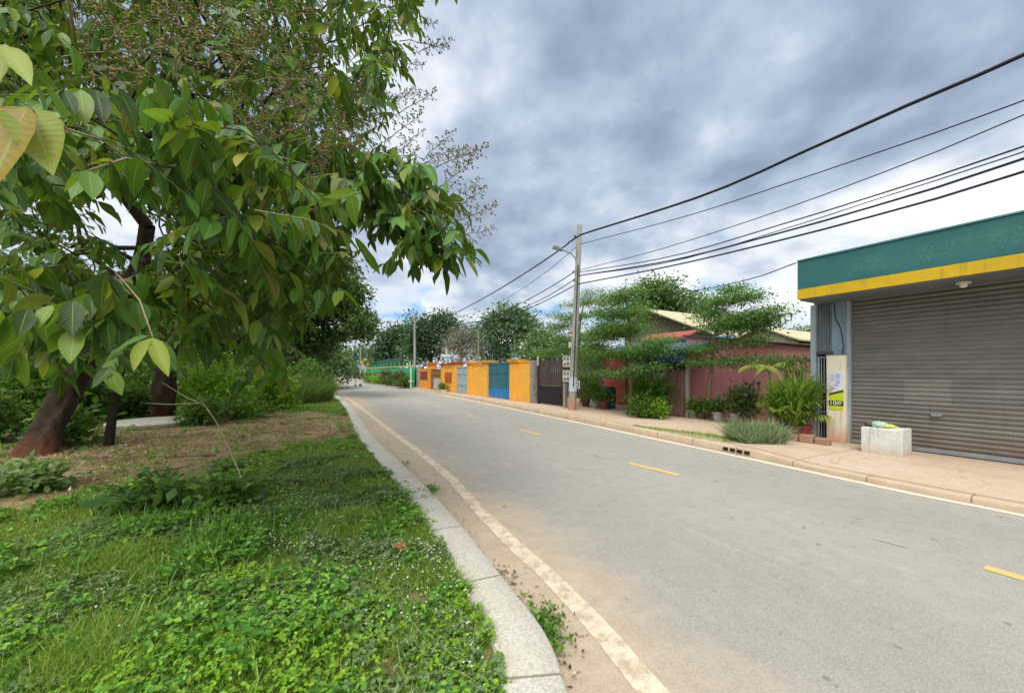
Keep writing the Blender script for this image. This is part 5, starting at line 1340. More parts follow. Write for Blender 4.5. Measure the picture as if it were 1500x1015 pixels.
wire('lower cable pair strand left of the near pole', lft([(840, 410, .0), (800, 435, .1), (755, 455, .28), (712, 473, .5)], EYE + (HY - 490) / F * 36.4), .016)
wire('lowest cable left of the near pole', lft([(841, 418, .0), (800, 440, .1), (755, 460, .28), (712, 477, .5)], EYE + (HY - 494) / F * 36.4), .018)

# ---------------------------------------------------------------- trees behind the walls
GT = 'trees behind the street walls'
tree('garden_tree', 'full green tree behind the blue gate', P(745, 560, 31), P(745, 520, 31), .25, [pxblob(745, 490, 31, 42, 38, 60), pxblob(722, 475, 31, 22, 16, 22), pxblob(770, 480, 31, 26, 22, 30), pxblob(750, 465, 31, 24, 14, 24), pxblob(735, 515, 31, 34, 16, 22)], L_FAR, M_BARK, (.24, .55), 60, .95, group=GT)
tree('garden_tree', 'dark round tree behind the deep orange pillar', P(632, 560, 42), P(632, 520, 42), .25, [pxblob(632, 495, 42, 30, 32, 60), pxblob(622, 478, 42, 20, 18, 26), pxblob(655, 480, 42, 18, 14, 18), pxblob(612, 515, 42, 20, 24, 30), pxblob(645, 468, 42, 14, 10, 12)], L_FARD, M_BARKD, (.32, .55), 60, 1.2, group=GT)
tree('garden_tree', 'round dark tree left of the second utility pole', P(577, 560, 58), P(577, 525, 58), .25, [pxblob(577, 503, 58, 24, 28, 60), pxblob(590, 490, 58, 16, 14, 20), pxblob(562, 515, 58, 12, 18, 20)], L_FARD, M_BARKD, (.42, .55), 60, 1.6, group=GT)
tree('garden_tree', 'pale young tree with light leaves before the dark round tree', P(603, 560, 46), P(603, 530, 46), .1, [pxblob(603, 515, 46, 10, 22, 26), pxblob(610, 500, 46, 6, 12, 8)], L_SHRUB, M_BARK, (.28, .45), 30, .9, group=GT)
tree('bare_tree', 'grey half bare tree left of the thin post behind the orange wall', P(676, 560, 38), P(676, 520, 38), .2, [pxblob(674, 508, 38, 22, 28, 130), pxblob(684, 490, 38, 14, 14, 50)], L_BARE, M_BARKG, (.2, .3), 34, 1.0, group=GT, tip=.022)
tree('bare_tree', 'grey half bare tree right of the thin post behind the orange wall', P(708, 560, 37), P(706, 520, 37), .2, [pxblob(704, 508, 37, 18, 28, 110), pxblob(696, 488, 37, 12, 14, 40)], L_BARE, M_BARKG, (.2, .3), 34, 1.0, group=GT, tip=.022)
tree('garden_tree', 'broad round crowned tree behind the cream gabled roof', P(975, 560, 27), P(975, 500, 27), .25, [pxblob(965, 438, 27, 34, 26, 46), pxblob(1000, 448, 27, 40, 22, 40), pxblob(935, 455, 27, 26, 22, 26), pxblob(1040, 458, 27, 22, 14, 16), pxblob(955, 425, 27, 20, 14, 20)], L_MID, M_BARK, (.22, .5), 70, .9, group=GT)
tree('garden_tree', 'low green tree between pink house roof and shop corner', P(1175, 560, 19), P(1172, 510, 19), .15, [pxblob(1172, 496, 19, 22, 11, 36), pxblob(1150, 503, 19, 18, 8, 18), pxblob(1195, 500, 19, 16, 10, 16)], L_MID, M_BARK, (.16, .5), 50, .6, group=GT)
tree('garden_tree', 'dark leafy tree right behind the brown slat gate', P(805, 560, 23), P(805, 520, 23), .2, [pxblob(805, 505, 23, 40, 24, 50), pxblob(850, 515, 22, 40, 20, 40), pxblob(780, 520, 23, 20, 16, 20)], L_MID, M_BARKD, (.18, .5), 60, .75, group=GT)
# far trees closing the street
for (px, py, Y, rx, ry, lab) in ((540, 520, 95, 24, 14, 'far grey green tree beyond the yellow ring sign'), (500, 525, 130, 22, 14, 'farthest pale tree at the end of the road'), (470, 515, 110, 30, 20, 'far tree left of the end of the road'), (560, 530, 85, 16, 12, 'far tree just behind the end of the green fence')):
    tree('street_tree', lab, P(px, 556, Y), P(px, py, Y), .25, [pxblob(px, py, Y, rx, ry, 40), pxblob(px + rx * .5, py + 4, Y, rx * .6, ry * .7, 20)], L_FAR, M_BARK, (.6, .6), 40, 2.0, group='trees at the end of the street')

# tiered trees (flat layers of tiny leaves)
def tiered(label, bpx, Y, path, tiers, lm=L_TERM, leaf=.06, r0=.085):
    b_ = np.array([(bpx[0] - CX) / F * Y, Y, .12]); root = thing('tiered_tree', b_, label, 'tree', 0, 'tiered trees by the pink house')
    bt = float(b_[0] * UB[0] + b_[1] * UB[1]) - .35; pts = []
    ua3 = np.r_[UA, 0]; ub3 = np.r_[UB, 0]
    for (px, py, rpx, hpx, n) in tiers:
        Yc = Y_of(px, bt); k = Yc / F; c = P(px, py, Yc) - b_; n = int(n)
        rr = np.sqrt(rng.random(n)); an = rng.uniform(0, 2 * math.pi, n)
        edge = 1 + .25 * np.sin(an * 5 + px) + .12 * np.sin(an * 9)
        ra_ = rpx * k / (UA[0] - (px - CX) / F * UA[1])
        q = (np.cos(an) * rr * ra_ * edge)[:, None] * ua3 + (np.sin(an) * rr * np.minimum(ra_, .7) * edge * .65)[:, None] * ub3
        q[:, 2] += rng.normal(size=n) * hpx * k * .34 + rr * rr * .05 * rpx * k
        pts.append(c + q)
    pts = np.concatenate(pts)
    pp = [np.array([0, 0, -.1])] + [P(x, y, Y) - b_ for x, y in path]
    skeleton_mesh('trunk', pp, [r0, r0 * .8, r0 * .65, r0 * .5, r0 * .3][:len(pp)] , pts, M_TB, root, tip=.0035, jit=.06, power=.43)
    V, Q = leaf_cloud(pts, 54, .38, leaf, .5, .4, .0, .4)
    quads_mesh('crown', V, Q, lm, root, smooth=False)
M_TB = bark('tan smooth bark', '#8a6d55', '#a58a70', 5)
tiered('tiered tree with tan trunk before the pink wall, widest lowest layer', (1035, 610), 12.05, [(1038, 575), (1043, 530), (1048, 490), (1062, 440)],
       [(1042, 531, 40, 4, 36), (1105, 529, 46, 3, 26), (1162, 530, 34, 3, 16), (1030, 511, 34, 5, 36), (1092, 500, 34, 4, 22), (1078, 478, 46, 13, 120), (1098, 468, 34, 10, 60), (1125, 458, 26, 5, 26), (1042, 462, 22, 7, 26), (1068, 440, 30, 7, 44), (1072, 424, 14, 5, 18), (1095, 436, 18, 4, 16), (985, 520, 20, 6, 20)])
tiered('tiered tree hiding the blue porch roof and cream gable', (925, 612), 13.2, [(925, 575), (924, 530), (922, 480), (916, 430)],
       [(900, 548, 44, 7, 70), (945, 538, 26, 5, 24), (895, 520, 50, 10, 110), (945, 512, 34, 6, 50), (890, 490, 34, 12, 80), (908, 480, 36, 14, 110), (908, 460, 32, 10, 80), (903, 440, 22, 9, 46), (920, 428, 16, 8, 26), (965, 500, 22, 5, 22), (870, 510, 24, 8, 30)])
tiered('tiered tree behind the utility pole and brown slat gate', (852, 600), 17.5, [(850, 560), (848, 520), (850, 470), (858, 435)],
       [(845, 535, 38, 6, 60), (820, 515, 30, 8, 46), (850, 495, 44, 9, 80), (825, 478, 26, 7, 40), (855, 462, 36, 8, 60), (868, 442, 20, 5, 26), (845, 445, 20, 5, 20), (868, 430, 14, 4, 12), (815, 462, 14, 4, 12), (795, 520, 22, 8, 26)])

# ---------------------------------------------------------------- potted plants, palms and grasses by the pink house
def pot_mesh(r, h): return MB().lathe([(r * .7, 0), (r * .95, h * .85), (r * 1.05, h * .86), (r * 1.05, h), (r * .9, h), (r * .85, h * .8), (0, h * .8)], 16)
M_POTR = pm('terracotta pot', '#8a4034', '#7a382e', 5, .7); M_POTG = pm('pale grey pot', '#a5a59d', '#8f8f87', 5, .7); M_POTD = pm('dark clay pot', '#5d3a30', '#6d4438', 5, .8)
GPOT = 'potted plants by the pink house'
def potted(px, b, hw, hh, lm, potm, r, h, label, n=40, per=16, size=.12, w=.35, arch=False, up=.6):
    root = sthing('potted_plant', A_of(px, b), b, label, 'potted plant', GPOT)
    pot_mesh(r, h).build('pot', potm, root)
    if arch:
        m_ = n * 6; an = rng.uniform(0, 6.283, m_); d = np.column_stack([np.cos(an), np.sin(an), rng.uniform(up, up + 1.6, m_)])
        bb = np.column_stack([np.cos(an) * r * .5 * rng.random(m_), np.sin(an) * r * .5 * rng.random(m_), np.full(m_, h * .85) + rng.random(m_) * hh * .35])
        V, Q, u_ = leaf_arrays(bb, d, np.tile([0, 0, 1.], (m_, 1)), hh * rng.uniform(.4, .85, m_), .035, [(0, .5), (.3, 1), (.7, .8), (1, .05)], rng.uniform(.2, .7, m_), .15)
        quads_mesh('foliage', V, Q, lm, root, u_)
    else:
        pts = blob_points([((0, 0, h + hh * .45), (hw, hw, hh * .5), n)]); V, Q = leaf_cloud(pts, per, .22, size, w, .8, .05); quads_mesh('foliage', V, Q, lm, root, smooth=False)
    st = MB()
    for k in range(5): st.tube([(0.02 * k - .04, 0, h * .8), (random.uniform(-hw, hw) * .5, random.uniform(-hw, hw) * .5, h + hh * .6)], .008, 5)
    st.build('stems', M_BARK, root)
    return root
L_DRAC = leafmat('striped sword leaves', ['#3d6a28', '#54802f', '#7a9a3c', '#a5b04f'], .3)
potted(943, 10.2, .5, 1.5, L_DRAC, M_POTD, .2, .28, 'tall sword leaved potted plant right of the timber post', 55, arch=True)
potted(958, 10.35, .5, 1.9, L_SHRUB, M_POTD, .2, .28, 'tall feathery potted palm beside the slim grey post', 60, arch=True)
shrub('shrub', 'dense dark flowering bush at the foot of the sword leaved plant', 943, 0, Y_of(943, 9.75), .55, .62, 70, 26, L_UNDER, .09, .5, None, .2, .1, z0=.12)
shrub('shrub', 'yellow green bush right of the dark flowering bush', 960, 0, Y_of(960, 9.85), .36, .6, 46, 24, L_BRIGHT, .09, .4, None, .18, .1, z0=.12)
potted(1015, 11.0, .24, .75, L_DRAC, M_POTG, .14, .26, 'potted plant with spotted leaves right of the slatted gate', 30, arch=True)
potted(1052, 10.95, .22, .7, L_UNDER, M_POTG, .17, .28, 'spiky potted plant in a pale pot before the pink wall', 34, arch=True)
potted(1028, 11.05, .26, .38, L_UNDER, M_POTD, .13, .18, 'low dark potted plant at the foot of the tan trunk', 30)
potted(1078, 10.9, .3, .8, L_DARK, M_POTG, .17, .3, 'dark leafy potted shrub in the middle of the pink wall', 50)
potted(1092, 10.7, .34, .95, L_DARK, M_POTD, .17, .25, 'taller dark potted shrub left of the slender palm', 55)
potted(872, 10.6, .35, 1.0, L_SHRUB, M_POTG, .2, .25, 'leafy potted plant in a pale trough under the porch', 45)
potted(884, 10.5, .2, .4, L_UNDER, M_POTR, .2, .32, 'small plant in a red pot under the porch', 24)
potted(858, 10.8, .5, 1.3, L_UNDER, M_POTD, .2, .3, 'tall dark bush in a clay pot right of the utility pole', 60)
# blue barrel and chair-like clutter under the porch
br_ = sthing('barrel', A_of(893, 11.0), 11.0, 'dark teal plastic barrel under the porch', 'barrel')
MB().lathe([(.2, 0), (.24, .08), (.25, .4), (.26, .42), (.25, .44), (.24, .78), (.2, .82), (.0, .82)], 18).build('body', pm('dark teal plastic', '#1f3d44', '#2a4a50', 4, .5), br_, smooth=False)
MB().lathe([(.16, .821), (.2, .83), (.2, .86), (0, .86)], 18).build('lid', pm('black lid', '#1d1d1f', '#2a2a2c', 5), br_)

# slender palm with arching fronds
def palm(label, px, b, trunk_h, frond_n, flen, lm, tr=.04, droop=.5):
    root = sthing('palm', A_of(px, b), b, label, 'palm')
    MB().tube([(0, 0, -.05), (.02, 0, trunk_h * .5), (0.0, 0, trunk_h)], [tr, tr * .8, tr * .7], 8).build('trunk', M_BARKG, root)
    Bs = []; Ds = []; Us = []; st = MB()
    for k in range(frond_n):
        an = k * 2.4 + .3; el = rng.uniform(.5, 1.1); d = np.array([math.cos(an) * math.cos(el), math.sin(an) * math.cos(el), math.sin(el)])
        L = flen * rng.uniform(.8, 1.15); cur = [np.array([0, 0, trunk_h]) + d * L * t + np.array([0, 0, -1]) * droop * L * t * t for t in np.linspace(0, 1, 14)]
        st.tube(cur, list(np.linspace(.009, .003, 14)), 4)
        for i in range(2, 14):
            tg = cur[i] - cur[i - 1]; tg /= np.linalg.norm(tg); sd_ = np.cross(tg, [0, 0, 1.]); sd_ /= np.linalg.norm(sd_) + 1e-6
            for off in (0, .5):
                for sg in (-1, 1):
                    Bs.append(cur[i] - tg * off * L / 13); Ds.append(tg * .6 + sd_ * sg + np.array([0, 0, -.25])); Us.append(np.array([0, 0, 1.]))
    st.build('frond_stems', M_TWIG, root)
    n = len(Bs); V, Q, u_ = leaf_arrays(np.array(Bs), np.array(Ds), np.array(Us), flen * .32 * rng.uniform(.7, 1.1, n), .022, [(0, .4), (.35, 1), (.7, .8), (1, .05)], .35, .2)
    quads_mesh('fronds', V, Q, lm, root, u_)
L_PALM = leafmat('palm leaflets', ['#4a6a24', '#6a8a30', '#93a044', '#b09a4a'], .3)
palm('slender palm with arching fronds between pink wall and shop plants', 1127, 10.0, 1.45, 9, .85, L_PALM)
palm('bushy yellow green palm in the planter beside the shop', 1152, 9.75, .35, 16, .85, L_PALM, .06, .35)
potted(1174, 9.7, .4, 1.6, L_DRAC, M_POTR, .19, .3, 'lush strap leaved plant in a red pot at the shop corner', 80, arch=True, up=1.6)
potted(1162, 9.5, .4, 1.55, L_DRAC, M_POTD, .19, .3, 'lush strap leaved plant in a dark clay pot beside the red pot', 90, arch=True, up=1.5)
potted(1150, 9.6, .4, 1.45, L_BRIGHT, M_POTD, .19, .28, 'narrow leaved bright plant in a clay pot right of the slender palm', 70, arch=True, up=1.5)
rk = sthing('stone_border', A_of(1148, 9.2), 9.2, 'low stone border round the potted plants at the shop corner', 'border')
for i in range(3):
    o = MB().box(i * .28, i * .28 + .25, 0, .14, -.02, .14 + .03 * (i % 2)).build('stone', pm('reddish rough stone', '#8d6a58', '#a5836d', 7, .95, .8, fine=.4), rk, .03)
gq = G(1118, 650, .12)
grass_clump('grass_clump', 'grey green feathery grass clump on the pavement before the slender palm', tuple(gq + np.array([0, .25, 0])), .42, .32, 2200, .62, L_SILV, .011, .4, cat='grass clump')

# low line of verge grass along the far kerb, right of the drain
# ---------------------------------------------------------------- vehicles at the far end
tk = thing('tuk_tuk', (*((508 - CX) / F * 86 * np.array([1, 0]) + np.array([0, 86])), .03), 'pinkish red tuk-tuk with pale canopy parked at the far end of the road', 'tuk-tuk', R(115))
MB().prism([(-1.2, .35), (1.1, .35), (1.25, .8), (.9, 1.0), (.55, 1.0), (.5, .75), (-.3, .75), (-.4, 1.05), (-1.2, 1.05)], 1.2, 'y', -.6).build('body', pm('pinkish red paint', '#b5524a', '#a84a44', 3, .4), tk, .04)
MB().prism([(-1.25, 1.7), (.6, 1.7), (.85, 1.6), (.6, 1.82), (-1.2, 1.85)], 1.3, 'y', -.65).build('canopy', pm('pale canopy cloth', '#b9bcc8', '#a9acb8', 3, .7), tk, .03)
fr = MB()
for x in (-1.15, -.3, .75):
    for y in (-.58, .58): fr.tube([(x, y, 1.0), (x * .95, y, 1.72)], .025, 6)
fr.build('canopy_frame', M_STEEL, tk)
M_TYRE = pm('tyre rubber', '#1c1b1a', '#282624', 8, .9)
for (x, y) in ((-.8, -.62), (-.8, .62), (1.0, 0)):
    wv_ = [(x + math.cos(a) * .22, y, .26 + math.sin(a) * .22) for a in np.linspace(0, 2 * math.pi, 17)]
    MB().tube(wv_, .06, 8, False).build('wheel', M_TYRE, tk)
MB().box(.95, 1.0, -.45, .45, 1.02, 1.55).build('windscreen', pm('dark glass', '#3d4850', '#4a555d', 3, .15), tk)
mc = thing('motorcycle', ((525.5 - CX) / F * 75, 75, .10), 'dark parked motorcycle at the road bend by the slim pole', 'motorcycle', R(120))
for x in (-.6, .6): MB().tube([(x + math.cos(a) * .25, 0, .3 + math.sin(a) * .25) for a in np.linspace(0, 2 * math.pi, 17)], .05, 8, False).build('wheel', M_TYRE, mc)
MB().prism([(-.75, .62), (-.3, .42), (.25, .40), (.45, .75), (.55, .95), (.4, .95), (.2, .72), (-.2, .74), (-.8, .82)], .22, 'y', -.11).build('body', pm('dark blue black paint', '#22252c', '#2d3038', 4, .3), mc, .03)
MB().box(-.7, .05, -.12, .12, .76, .86).build('seat', M_DK, mc, .03)
MB().tube([(.35, -.33, 1.05), (.45, 0, 1.0), (.35, .33, 1.05)], .02, 6).tube([(.6, 0, .3), (.45, 0, 1.0)], .03, 6).build('handlebar', M_STEEL, mc)
# ================================================================== lawn growth, litter and small things on the ground
def lawn_xy(n, ymin, ymax, wmax, power=1.):
    """random spots on the lawn: along the kerb, at lateral distance up to wmax"""
    yy = rng.uniform(ymin, ymax, n); w_ = rng.random(n) ** power * wmax - .03
    kx = np.interp(yy, kin[:, 1], kin[:, 0]); kxy = np.column_stack([kx, yy])
    q = kxy + LN * w_[:, None]
    return q[:, 0], q[:, 1], w_
def seen(x, y, m=90):
    px = CX + F * x / np.maximum(y, .01); py = HY + F * 1.5 / np.maximum(y, .01)
    return (y > 1.0) & (px > -m) & (px < 1500) & (py < 1015 + m * 2.5)
def keep_mask(x, y, bare_keep=.10):
    d = dirt_at(x, y); return rng.random(len(x)) > np.clip(d * 1.1, 0, 1 - bare_keep)
L_GR = leafmat('lawn grass blades', ['#4a6c22', '#608a2c', '#7a9f36', '#97b044', '#b0a860'], .4)
L_CL = leafmat('clover and weed leaves', ['#3a6224', '#4c7c2a', '#659632', '#8cb43c'], .38)
L_CLY = leafmat('bright yellow green weed leaves', ['#5f8a22', '#7aa42a', '#98bc34'], .4)
L_HERB = leafmat('grey green herb leaves', ['#4d663a', '#678049', '#84975f'], .33)
BL = [(0, 1.), (.5, .8), (1, .05)]
gp = []
for (n, y0, y1, wm, L0, L1, wd, pw) in ((230000, 1.2, 4.2, 6.0, .06, .17, .0040, 1.), (110000, 4., 9, 10, .05, .14, .007, .8), (60000, 8.5, 26, 16, .06, .18, .014, .8)):
    x, y, w_ = lawn_xy(n, y0, y1, wm, pw); k = seen(x, y) & keep_mask(x, y) & (sn(x * 2.3 + 9, y * 2.1) > -.75)
    x, y, w_ = x[k], y[k], w_[k]; m_ = len(x)
    b = np.column_stack([x, y, lawn_z(x, y, w_) - .004])
    lush = np.clip(.75 + .5 * sn(x * 1.3 + 2, y * 1.4), .35, 1.3)
    d = nrm(rng.normal(size=(m_, 3)) * np.array([.55, .55, .15]) + np.array([0, 0, 1.]))
    Lb_ = rng.uniform(L0, L1, m_) * lush
    gp.append(leaf_arrays(b, d, rdir(m_, 0, .3), Lb_, wd * rng.uniform(.7, 1.4, m_), BL, rng.uniform(.0, .6, m_), .0))
V, Q, u_ = merge(gp); o = quads_mesh('grass', V, Q, L_GR, None, u_); tag(o, 'short mixed green grass covering the roadside lawn', None, None, 'stuff')

def weeds(name, label, lm, n, y0, y1, wm, size, h, mask=None, per=4, pw=1., flat=.35, ratio=.75):
    x, y, w_ = lawn_xy(n, y0, y1, wm, pw); k = seen(x, y) & keep_mask(x, y, .03)
    if mask is not None: k &= mask(x, y)
    x, y, w_ = x[k], y[k], w_[k]; m_ = len(x)
    c = np.column_stack([x, y, lawn_z(x, y, w_) + h * rng.uniform(.15, 1, m_) * np.clip(.8 + .6 * sn(x * 2, y * 2.2), .3, 1.4)])
    c = np.repeat(c, per, 0); an = rng.uniform(0, 6.283, m_)[:, None] + np.arange(per)[None] * (6.283 / per) + rng.normal(size=(m_, per)) * .3
    an = an.ravel(); N = m_ * per
    d = np.column_stack([np.cos(an), np.sin(an), rng.normal(size=N) * flat])
    Ls = size * np.repeat(rng.uniform(.45, 1.6, m_), per) * rng.uniform(.8, 1.2, N)
    ups = nrm(np.array([0, 0, 1.]) + rng.normal(size=(N, 3)) * .3)
    V, Q, u_ = leaf_arrays(c, d, ups, Ls, Ls * ratio, [(0, .1), (.35, .85), (.7, .9), (1, .15)], .15, .18)
    o = quads_mesh(name, V, Q, lm, None, u_); tag(o, label, None, None, 'stuff'); return o
weeds('clover', 'broad leaved green weeds and clover spread through the near lawn', L_CL, 14000, 1.2, 5.0, 5.0, .027, .19, lambda x, y: sn(x * 1.5, y * 1.9) + .5 * sn(x * 5, y * 4) > .0)
weeds('clover', 'small bright yellow green weed leaves along the bottom of the lawn', L_CLY, 10000, 1.2, 3.4, 3.2, .0185, .10, lambda x, y: (y + .25 * sn(x * 3, y * 3) < 2.9) & (sn(x * 2.2 + 5, y * 2.) > -.5))
weeds('creeping_herb', 'fine grey green creeping herb along the kerb edge', L_HERB, 30000, 1.2, 7.0, 3.2, .018, .11, lambda x, y: sn(x * 1.9 + 1, y * 1.6 + 3) > -.2, 5, 1.2)
weeds('clover', 'low green weeds on the farther lawn', L_CL, 12000, 4.5, 16, 9, .045, .08, lambda x, y: sn(x * 1.1, y * 1.2) > -.2, 4)
# tufts of long grass in the middle of the near lawn
tf = []
for (px, py, L_, n) in [(int(rng.uniform(-40, 640)), int(rng.uniform(735, 1000)), rng.uniform(.14, .28), 60) for _ in range(26)] + list(((330, 800, .42, 300), (300, 830, .38, 220), (380, 790, .36, 200), (240, 770, .34, 200), (180, 760, .30, 160), (430, 740, .26, 150), (120, 800, .28, 150), (60, 840, .26, 140), (280, 740, .36, 150), (200, 900, .2, 110), (460, 760, .2, 120), (520, 700, .16, 120), (560, 760, .14, 110), (120, 740, .3, 120), (90, 900, .24, 150), (20, 930, .26, 150), (400, 860, .22, 110), (480, 820, .2, 110), (350, 780, .4, 220), (160, 830, .26, 150), (620, 720, .12, 90), (420, 700, .2, 120), (540, 900, .12, 80), (250, 960, .14, 90), (420, 960, .12, 90))):
    c = G(px, py, .13); b = np.column_stack([c[0] + rng.normal(size=n) * .16, c[1] + rng.normal(size=n) * .13, np.full(n, .11)])
    an = rng.uniform(0, 6.283, n); d = np.column_stack([np.cos(an) * .55, np.sin(an) * .55, rng.uniform(.6, 1.5, n)])
    tf.append(leaf_arrays(b, d, np.tile([0, 0, 1.], (n, 1)), L_ * rng.uniform(.5, 1.1, n), rng.uniform(.005, .010, n), [(0, .7), (.3, 1), (.65, .8), (1, .05)], rng.uniform(.15, .85, n), .15))
V, Q, u_ = merge(tf); o = quads_mesh('long_grass', V, Q, leafmat('long grass blades', ['#36601e', '#4a7826', '#629032', '#8aa84a'], .35), None, u_); tag(o, 'tufts of long arching grass in the near lawn', None, None, 'stuff')
n = 420; x, y, w_ = lawn_xy(n, 1.3, 6, 5); k = seen(x, y); x, y, w_ = x[k], y[k], w_[k]; n = len(x)
an = rng.uniform(0, 6.283, n); V, Q, u_ = leaf_arrays(np.column_stack([x, y, lawn_z(x, y, w_) + rng.uniform(.02, .1, n)]), np.column_stack([np.cos(an), np.sin(an), rng.uniform(-.05, .35, n)]), np.tile([0, 0, 1.], (n, 1)), rng.uniform(.08, .28, n), rng.uniform(.002, .005, n), BL, rng.uniform(0, .3, n), 0.)
o = quads_mesh('dry_straw', V, Q, leafmat('dry straw stems', ['#8a7a52', '#a8986c', '#c4b68c'], .2), None, u_); tag(o, 'dead straw stems caught in the near lawn', None, None, 'stuff')
# small dark leafed plants on the lawn edge of the bare earth
for (px, py, r, h, lab) in ((225, 745, .3, .3, 'low broad dark weed at the front edge of the bare earth'), (330, 745, .26, .26, 'second low broad weed right of the first at the bare earth edge'), (35, 720, .35, .3, 'grey green low weed at the left frame edge on the bare earth')):
    c = G(px, py, .12); shrub('weed', lab, px, 0, float(c[1]), r, h, 36, 16, L_UNDER if px > 100 else L_HERB, .11, .5, None, .16, -.1, 'weed', .1)
# white globe flowers on thin stalks
fl = []; stv = MB(); fv = MB()
octv = np.array([(0, 0, 1.1)] + [(math.cos(a), math.sin(a), .35) for a in np.linspace(0, 6.283, 6, endpoint=False)] + [(math.cos(a), math.sin(a), -.45) for a in np.linspace(.5, 6.783, 6, endpoint=False)] + [(0, 0, -.9)])
octf = [(0, 1 + k, 1 + (k + 1) % 6) for k in range(6)] + [(1 + k, 7 + k, 1 + (k + 1) % 6) for k in range(6)] + [(1 + (k + 1) % 6, 7 + k, 7 + (k + 1) % 6) for k in range(6)] + [(13, 7 + (k + 1) % 6, 7 + k) for k in range(6)]
zones = [(615, 830, 70, 45, 120), (660, 860, 40, 40, 60), (640, 790, 50, 30, 50), (410, 790, 60, 40, 90), (440, 820, 40, 30, 40), (500, 770, 70, 40, 40), (600, 910, 80, 40, 30), (690, 970, 30, 50, 18), (330, 870, 120, 60, 22), (120, 900, 140, 80, 18), (520, 850, 60, 40, 30), (450, 740, 60, 25, 40)]
for (px, py, sx_, sy_, n) in zones:
    for _ in range(int(n * .62)):
        c = G(px + rng.normal() * sx_ * .5, py + rng.normal() * sy_ * .5, .15)
        kxe = np.interp(c[1], kin[:, 1], kin[:, 0])
        if c[0] > kxe - .02 or c[1] < 1.2: continue
        h = rng.uniform(.07, .16); r = rng.uniform(.0042, .0075)
        top = np.array([c[0] + rng.normal() * .02, c[1] + rng.normal() * .02, .12 + h])
        stv.tube([(c[0], c[1], .11), top], .0012, 3, False); fv.add(top + octv * r, octf)
o = fv.build('white_flowers', pm('white flower heads', '#b9bda6', '#9da58c', 60, .8), None, smooth=True); tag(o, 'tiny white globe flowers scattered over the near lawn', None, None, 'stuff')
o = stv.build('flower_stalks', L_HERB); tag(o, 'thin green stalks under the white flowers', None, None, 'stuff')

# leaf litter on the bare earth, in the gutter, specks on the road
def litter(name, label, x, y, z, size, lm, seed=0):
    n = len(x); d = rdir(n, 0, .2); b = np.column_stack([x, y, z])
    V, Q, u_ = leaf_arrays(b, d, np.array([0, 0, 1.]) + rng.normal(size=(n, 3)) * .3, size * rng.uniform(.5, 1.4, n), size * rng.uniform(.25, .6, n), [(0, .1), (.4, 1), (1, .08)], .0, rng.uniform(-.3, .4, n))
    V[:, 2] = np.maximum(V[:, 2], np.repeat(z, 9) - .004)
    o = quads_mesh(name, V, Q, lm, None, u_); tag(o, label, None, None, 'stuff')
L_DEAD = leafmat('dry fallen leaves', ['#3a2c1e', '#5a452f', '#7d6446', '#a08a66', '#c4b695'], .1)
x, y, w_ = lawn_xy(52000, 3.5, 16, 11); k = seen(x, y) & (dirt_at(x, y) > .25)
k &= rng.random(len(x)) < np.clip(.45 + .8 * sn(x * .9 + 1, y * 1.2), .08, 1)
x, y, w_ = x[k], y[k], w_[k]; litter('leaf_litter', 'dry leaves and chips strewn over the bare earth', x, y, lawn_z(x, y, w_) + .008, .06, L_DEAD)
i_ = rng.integers(0, len(klf) - 1, 20000); i_ = i_[(klf[i_, 1] > 1.2) & (klf[i_, 1] < 9)]
off = np.abs(rng.normal(size=len(i_))) * .10 + .015; q = klf[i_] - nl[i_] * off[:, None] + rng.normal(size=(len(i_), 2)) * .03
dens_ = rng.random(len(i_)) < np.where(np.abs(q[:, 1] - 2.6) < .55, 1., .16) * np.where(off > .3, .3, 1)
q = q[dens_]; litter('gutter_litter', 'dead leaves and straw lying in the gutter beside the kerb', q[:, 0], q[:, 1], np.full(len(q), .018), .035, L_DEAD)
n = 150; f_ = rng.uniform(.1, .95, n); ii = rng.integers(60, 200, n); y_ok = (kl[ii, 1] > 1.5)
qq = kl[ii] * (1 - f_)[:, None] + kr[ii] * f_[:, None]
L_SPK = leafmat('road specks', ['#3d3830', '#6d6558', '#c9c2b0', '#8a7a60'], 0)
litter('road_litter', 'small leaf fragments and specks on the asphalt', qq[:, 0], qq[:, 1], road_z(f_) + .004, .03, L_SPK)
# weeds growing in the gutter
gw = []
for (yc, n, s_) in ((2.38, 46, .12), (2.2, 26, .10), (5.0, 26, .09), (6.4, 12, .08)):
    c2 = np.array([np.interp(yc, klf[:, 1], klf[:, 0]), yc]); j = int(np.argmin(np.abs(klf[:, 1] - yc))); c2 = c2 - nl[j] * .07
    b = np.column_stack([c2[0] + rng.normal(size=n) * s_ * .45, c2[1] + rng.normal(size=n) * s_ * .8, rng.uniform(.02, .10, n)])
    kxe = np.interp(b[:, 1], klf[:, 1], klf[:, 0]); b[:, 0] = np.maximum(b[:, 0], kxe + .015)
    V, Q = leaf_cloud(b, 6, .05, .035, .5, .6); gw.append((V, Q, np.zeros((len(V), 2), np.float32)))
V, Q, u_ = merge(gw); V[:, 2] = np.maximum(V[:, 2], .012); o = quads_mesh('gutter_weeds', V, Q, L_SHRUB, None, smooth=False); tag(o, 'small weeds sprouting in the gutter along the near kerb', None, None, 'stuff')
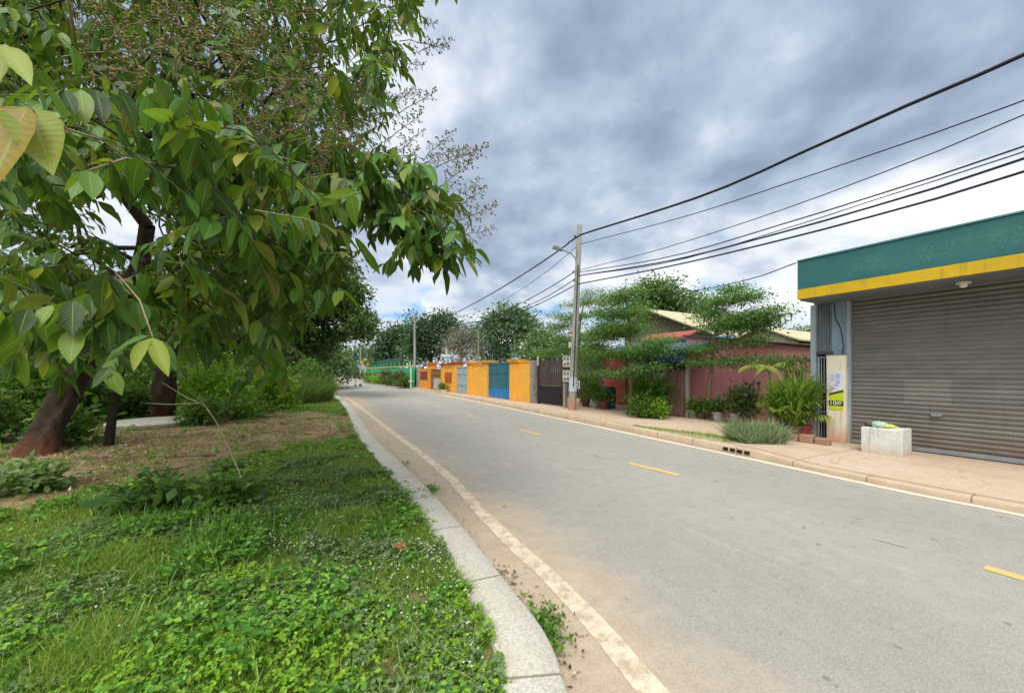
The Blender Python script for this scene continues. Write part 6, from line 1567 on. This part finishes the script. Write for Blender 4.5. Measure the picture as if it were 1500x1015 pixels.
# verge grass strip behind the far kerb left of the drain
n = 5200; yv = rng.uniform(7.6, 10.2, n); jx = np.interp(yv, krf[:, 1], krf[:, 0]); ov = .22 + rng.random(n) * (.75 * np.clip((10.2 - yv) / 1.6, .15, 1))
b = np.column_stack([jx + .873 * ov, yv + .488 * ov, np.full(n, .115)])
V, Q, u_ = leaf_arrays(b, nrm(rng.normal(size=(n, 3)) * np.array([.5, .5, .1]) + np.array([0, 0, 1.])), rdir(n, 0, .3), rng.uniform(.03, .10, n), .011, BL, rng.uniform(0, .5, n), 0.)
o = quads_mesh('verge_grass', V, Q, L_GR, None, u_); tag(o, 'strip of short grass behind the far kerb by the drain', None, None, 'stuff')

# ------------------------------------------------------------------ single things lying about
sc_ = G(212, 622, .16); slab = thing('concrete_slab', (sc_[0], sc_[1] + .35, .10), 'round pale concrete cover slab at the foot of the fluted trunk', 'slab')
sl = MB().lathe([(.0, .02), (1.0, .02), (1.03, .04), (1.03, .13), (1.0, .15), (0, .15)], 40).build('disc', pm('pale weathered concrete', '#9d978a', '#b8b2a4', 4, .9, .5, fine=.4, streak='#7a7365'), slab); MB().lathe([(1.031, .075), (1.04, .08), (1.04, .09), (1.031, .095)], 40).build('rim', pm('dark rim line', '#5d564a', '#6d6658', 6, .9), slab)
M_STICK = pm('dry grey stick', '#8d8062', '#a59a7d', 20, .9); M_STICKD = pm('dark fallen stick', '#4a3a2c', '#5d4a38', 20, .9)
def stick(label, pix, r, m, name='stick', branches=()):
    p = [np.array(q) for q in pix]; o = thing(name, p[0], label, 'stick')
    mb = MB().tube([q - p[0] for q in resample3(p, 14)[0]], list(np.linspace(r, r * .5, 14)), 6)
    for br_ in branches: mb.tube([np.array(q) - p[0] for q in br_], list(np.linspace(r * .7, r * .3, len(br_))), 5)
    mb.build('stem', m, o, smooth=True)
b0 = G(362, 722, .12); yb = b0[1]
stick('long dry pale stalk leaning up out of the lawn', [b0, P(350, 690, yb), P(335, 655, yb + .05), P(318, 620, yb + .1), P(296, 588, yb + .15)], .011, M_STICK, 'dry_stalk', [[P(300, 594, yb + .15), P(270, 580, yb + .3), P(238, 560, yb + .5)], [P(298, 592, yb + .15), P(292, 585, yb + .1), P(293, 575, yb)], [P(296, 590, yb + .15), P(250, 592, yb + .2), P(212, 590, yb + .3)]])
stick('dark fallen stick lying across the bare earth', [G(242, 670, .14), G(280, 668, .14), G(316, 666, .14)], .022, M_STICKD)
stick('shorter dark fallen stick nearer the lawn on the bare earth', [G(222, 690, .14), G(250, 687, .14), G(276, 682, .14)], .018, M_STICKD)
stick('pale dry stalk lying flat in the near grass at left', [G(62, 793, .18), G(95, 795, .19), G(128, 793, .18)], .006, M_STICK)
stick('thin dry grass stem slanting over the lawn near the white flowers', [G(553, 886, .16), G(565, 872, .22), G(580, 858, .26)], .003, M_STICK)
# brown fallen leaf
fb = G(586, 803, .19); fo = thing('fallen_leaf', fb, 'curled brown fallen leaf lying on the lawn', 'leaf')
V, Q, u_ = leaf_arrays(np.array([[-.08, .03, .0]]), np.array([[.9, -.45, .1]]), np.array([[0.1, -.3, 1.]]), .19, .075, PROF_FULL, .1, .5); quads_mesh('blade', V, Q, leafmat('brown dead leaf', ['#7a4a28', '#8a5a34'], .1, .6, True, '#9a6a3a'), fo, u_)
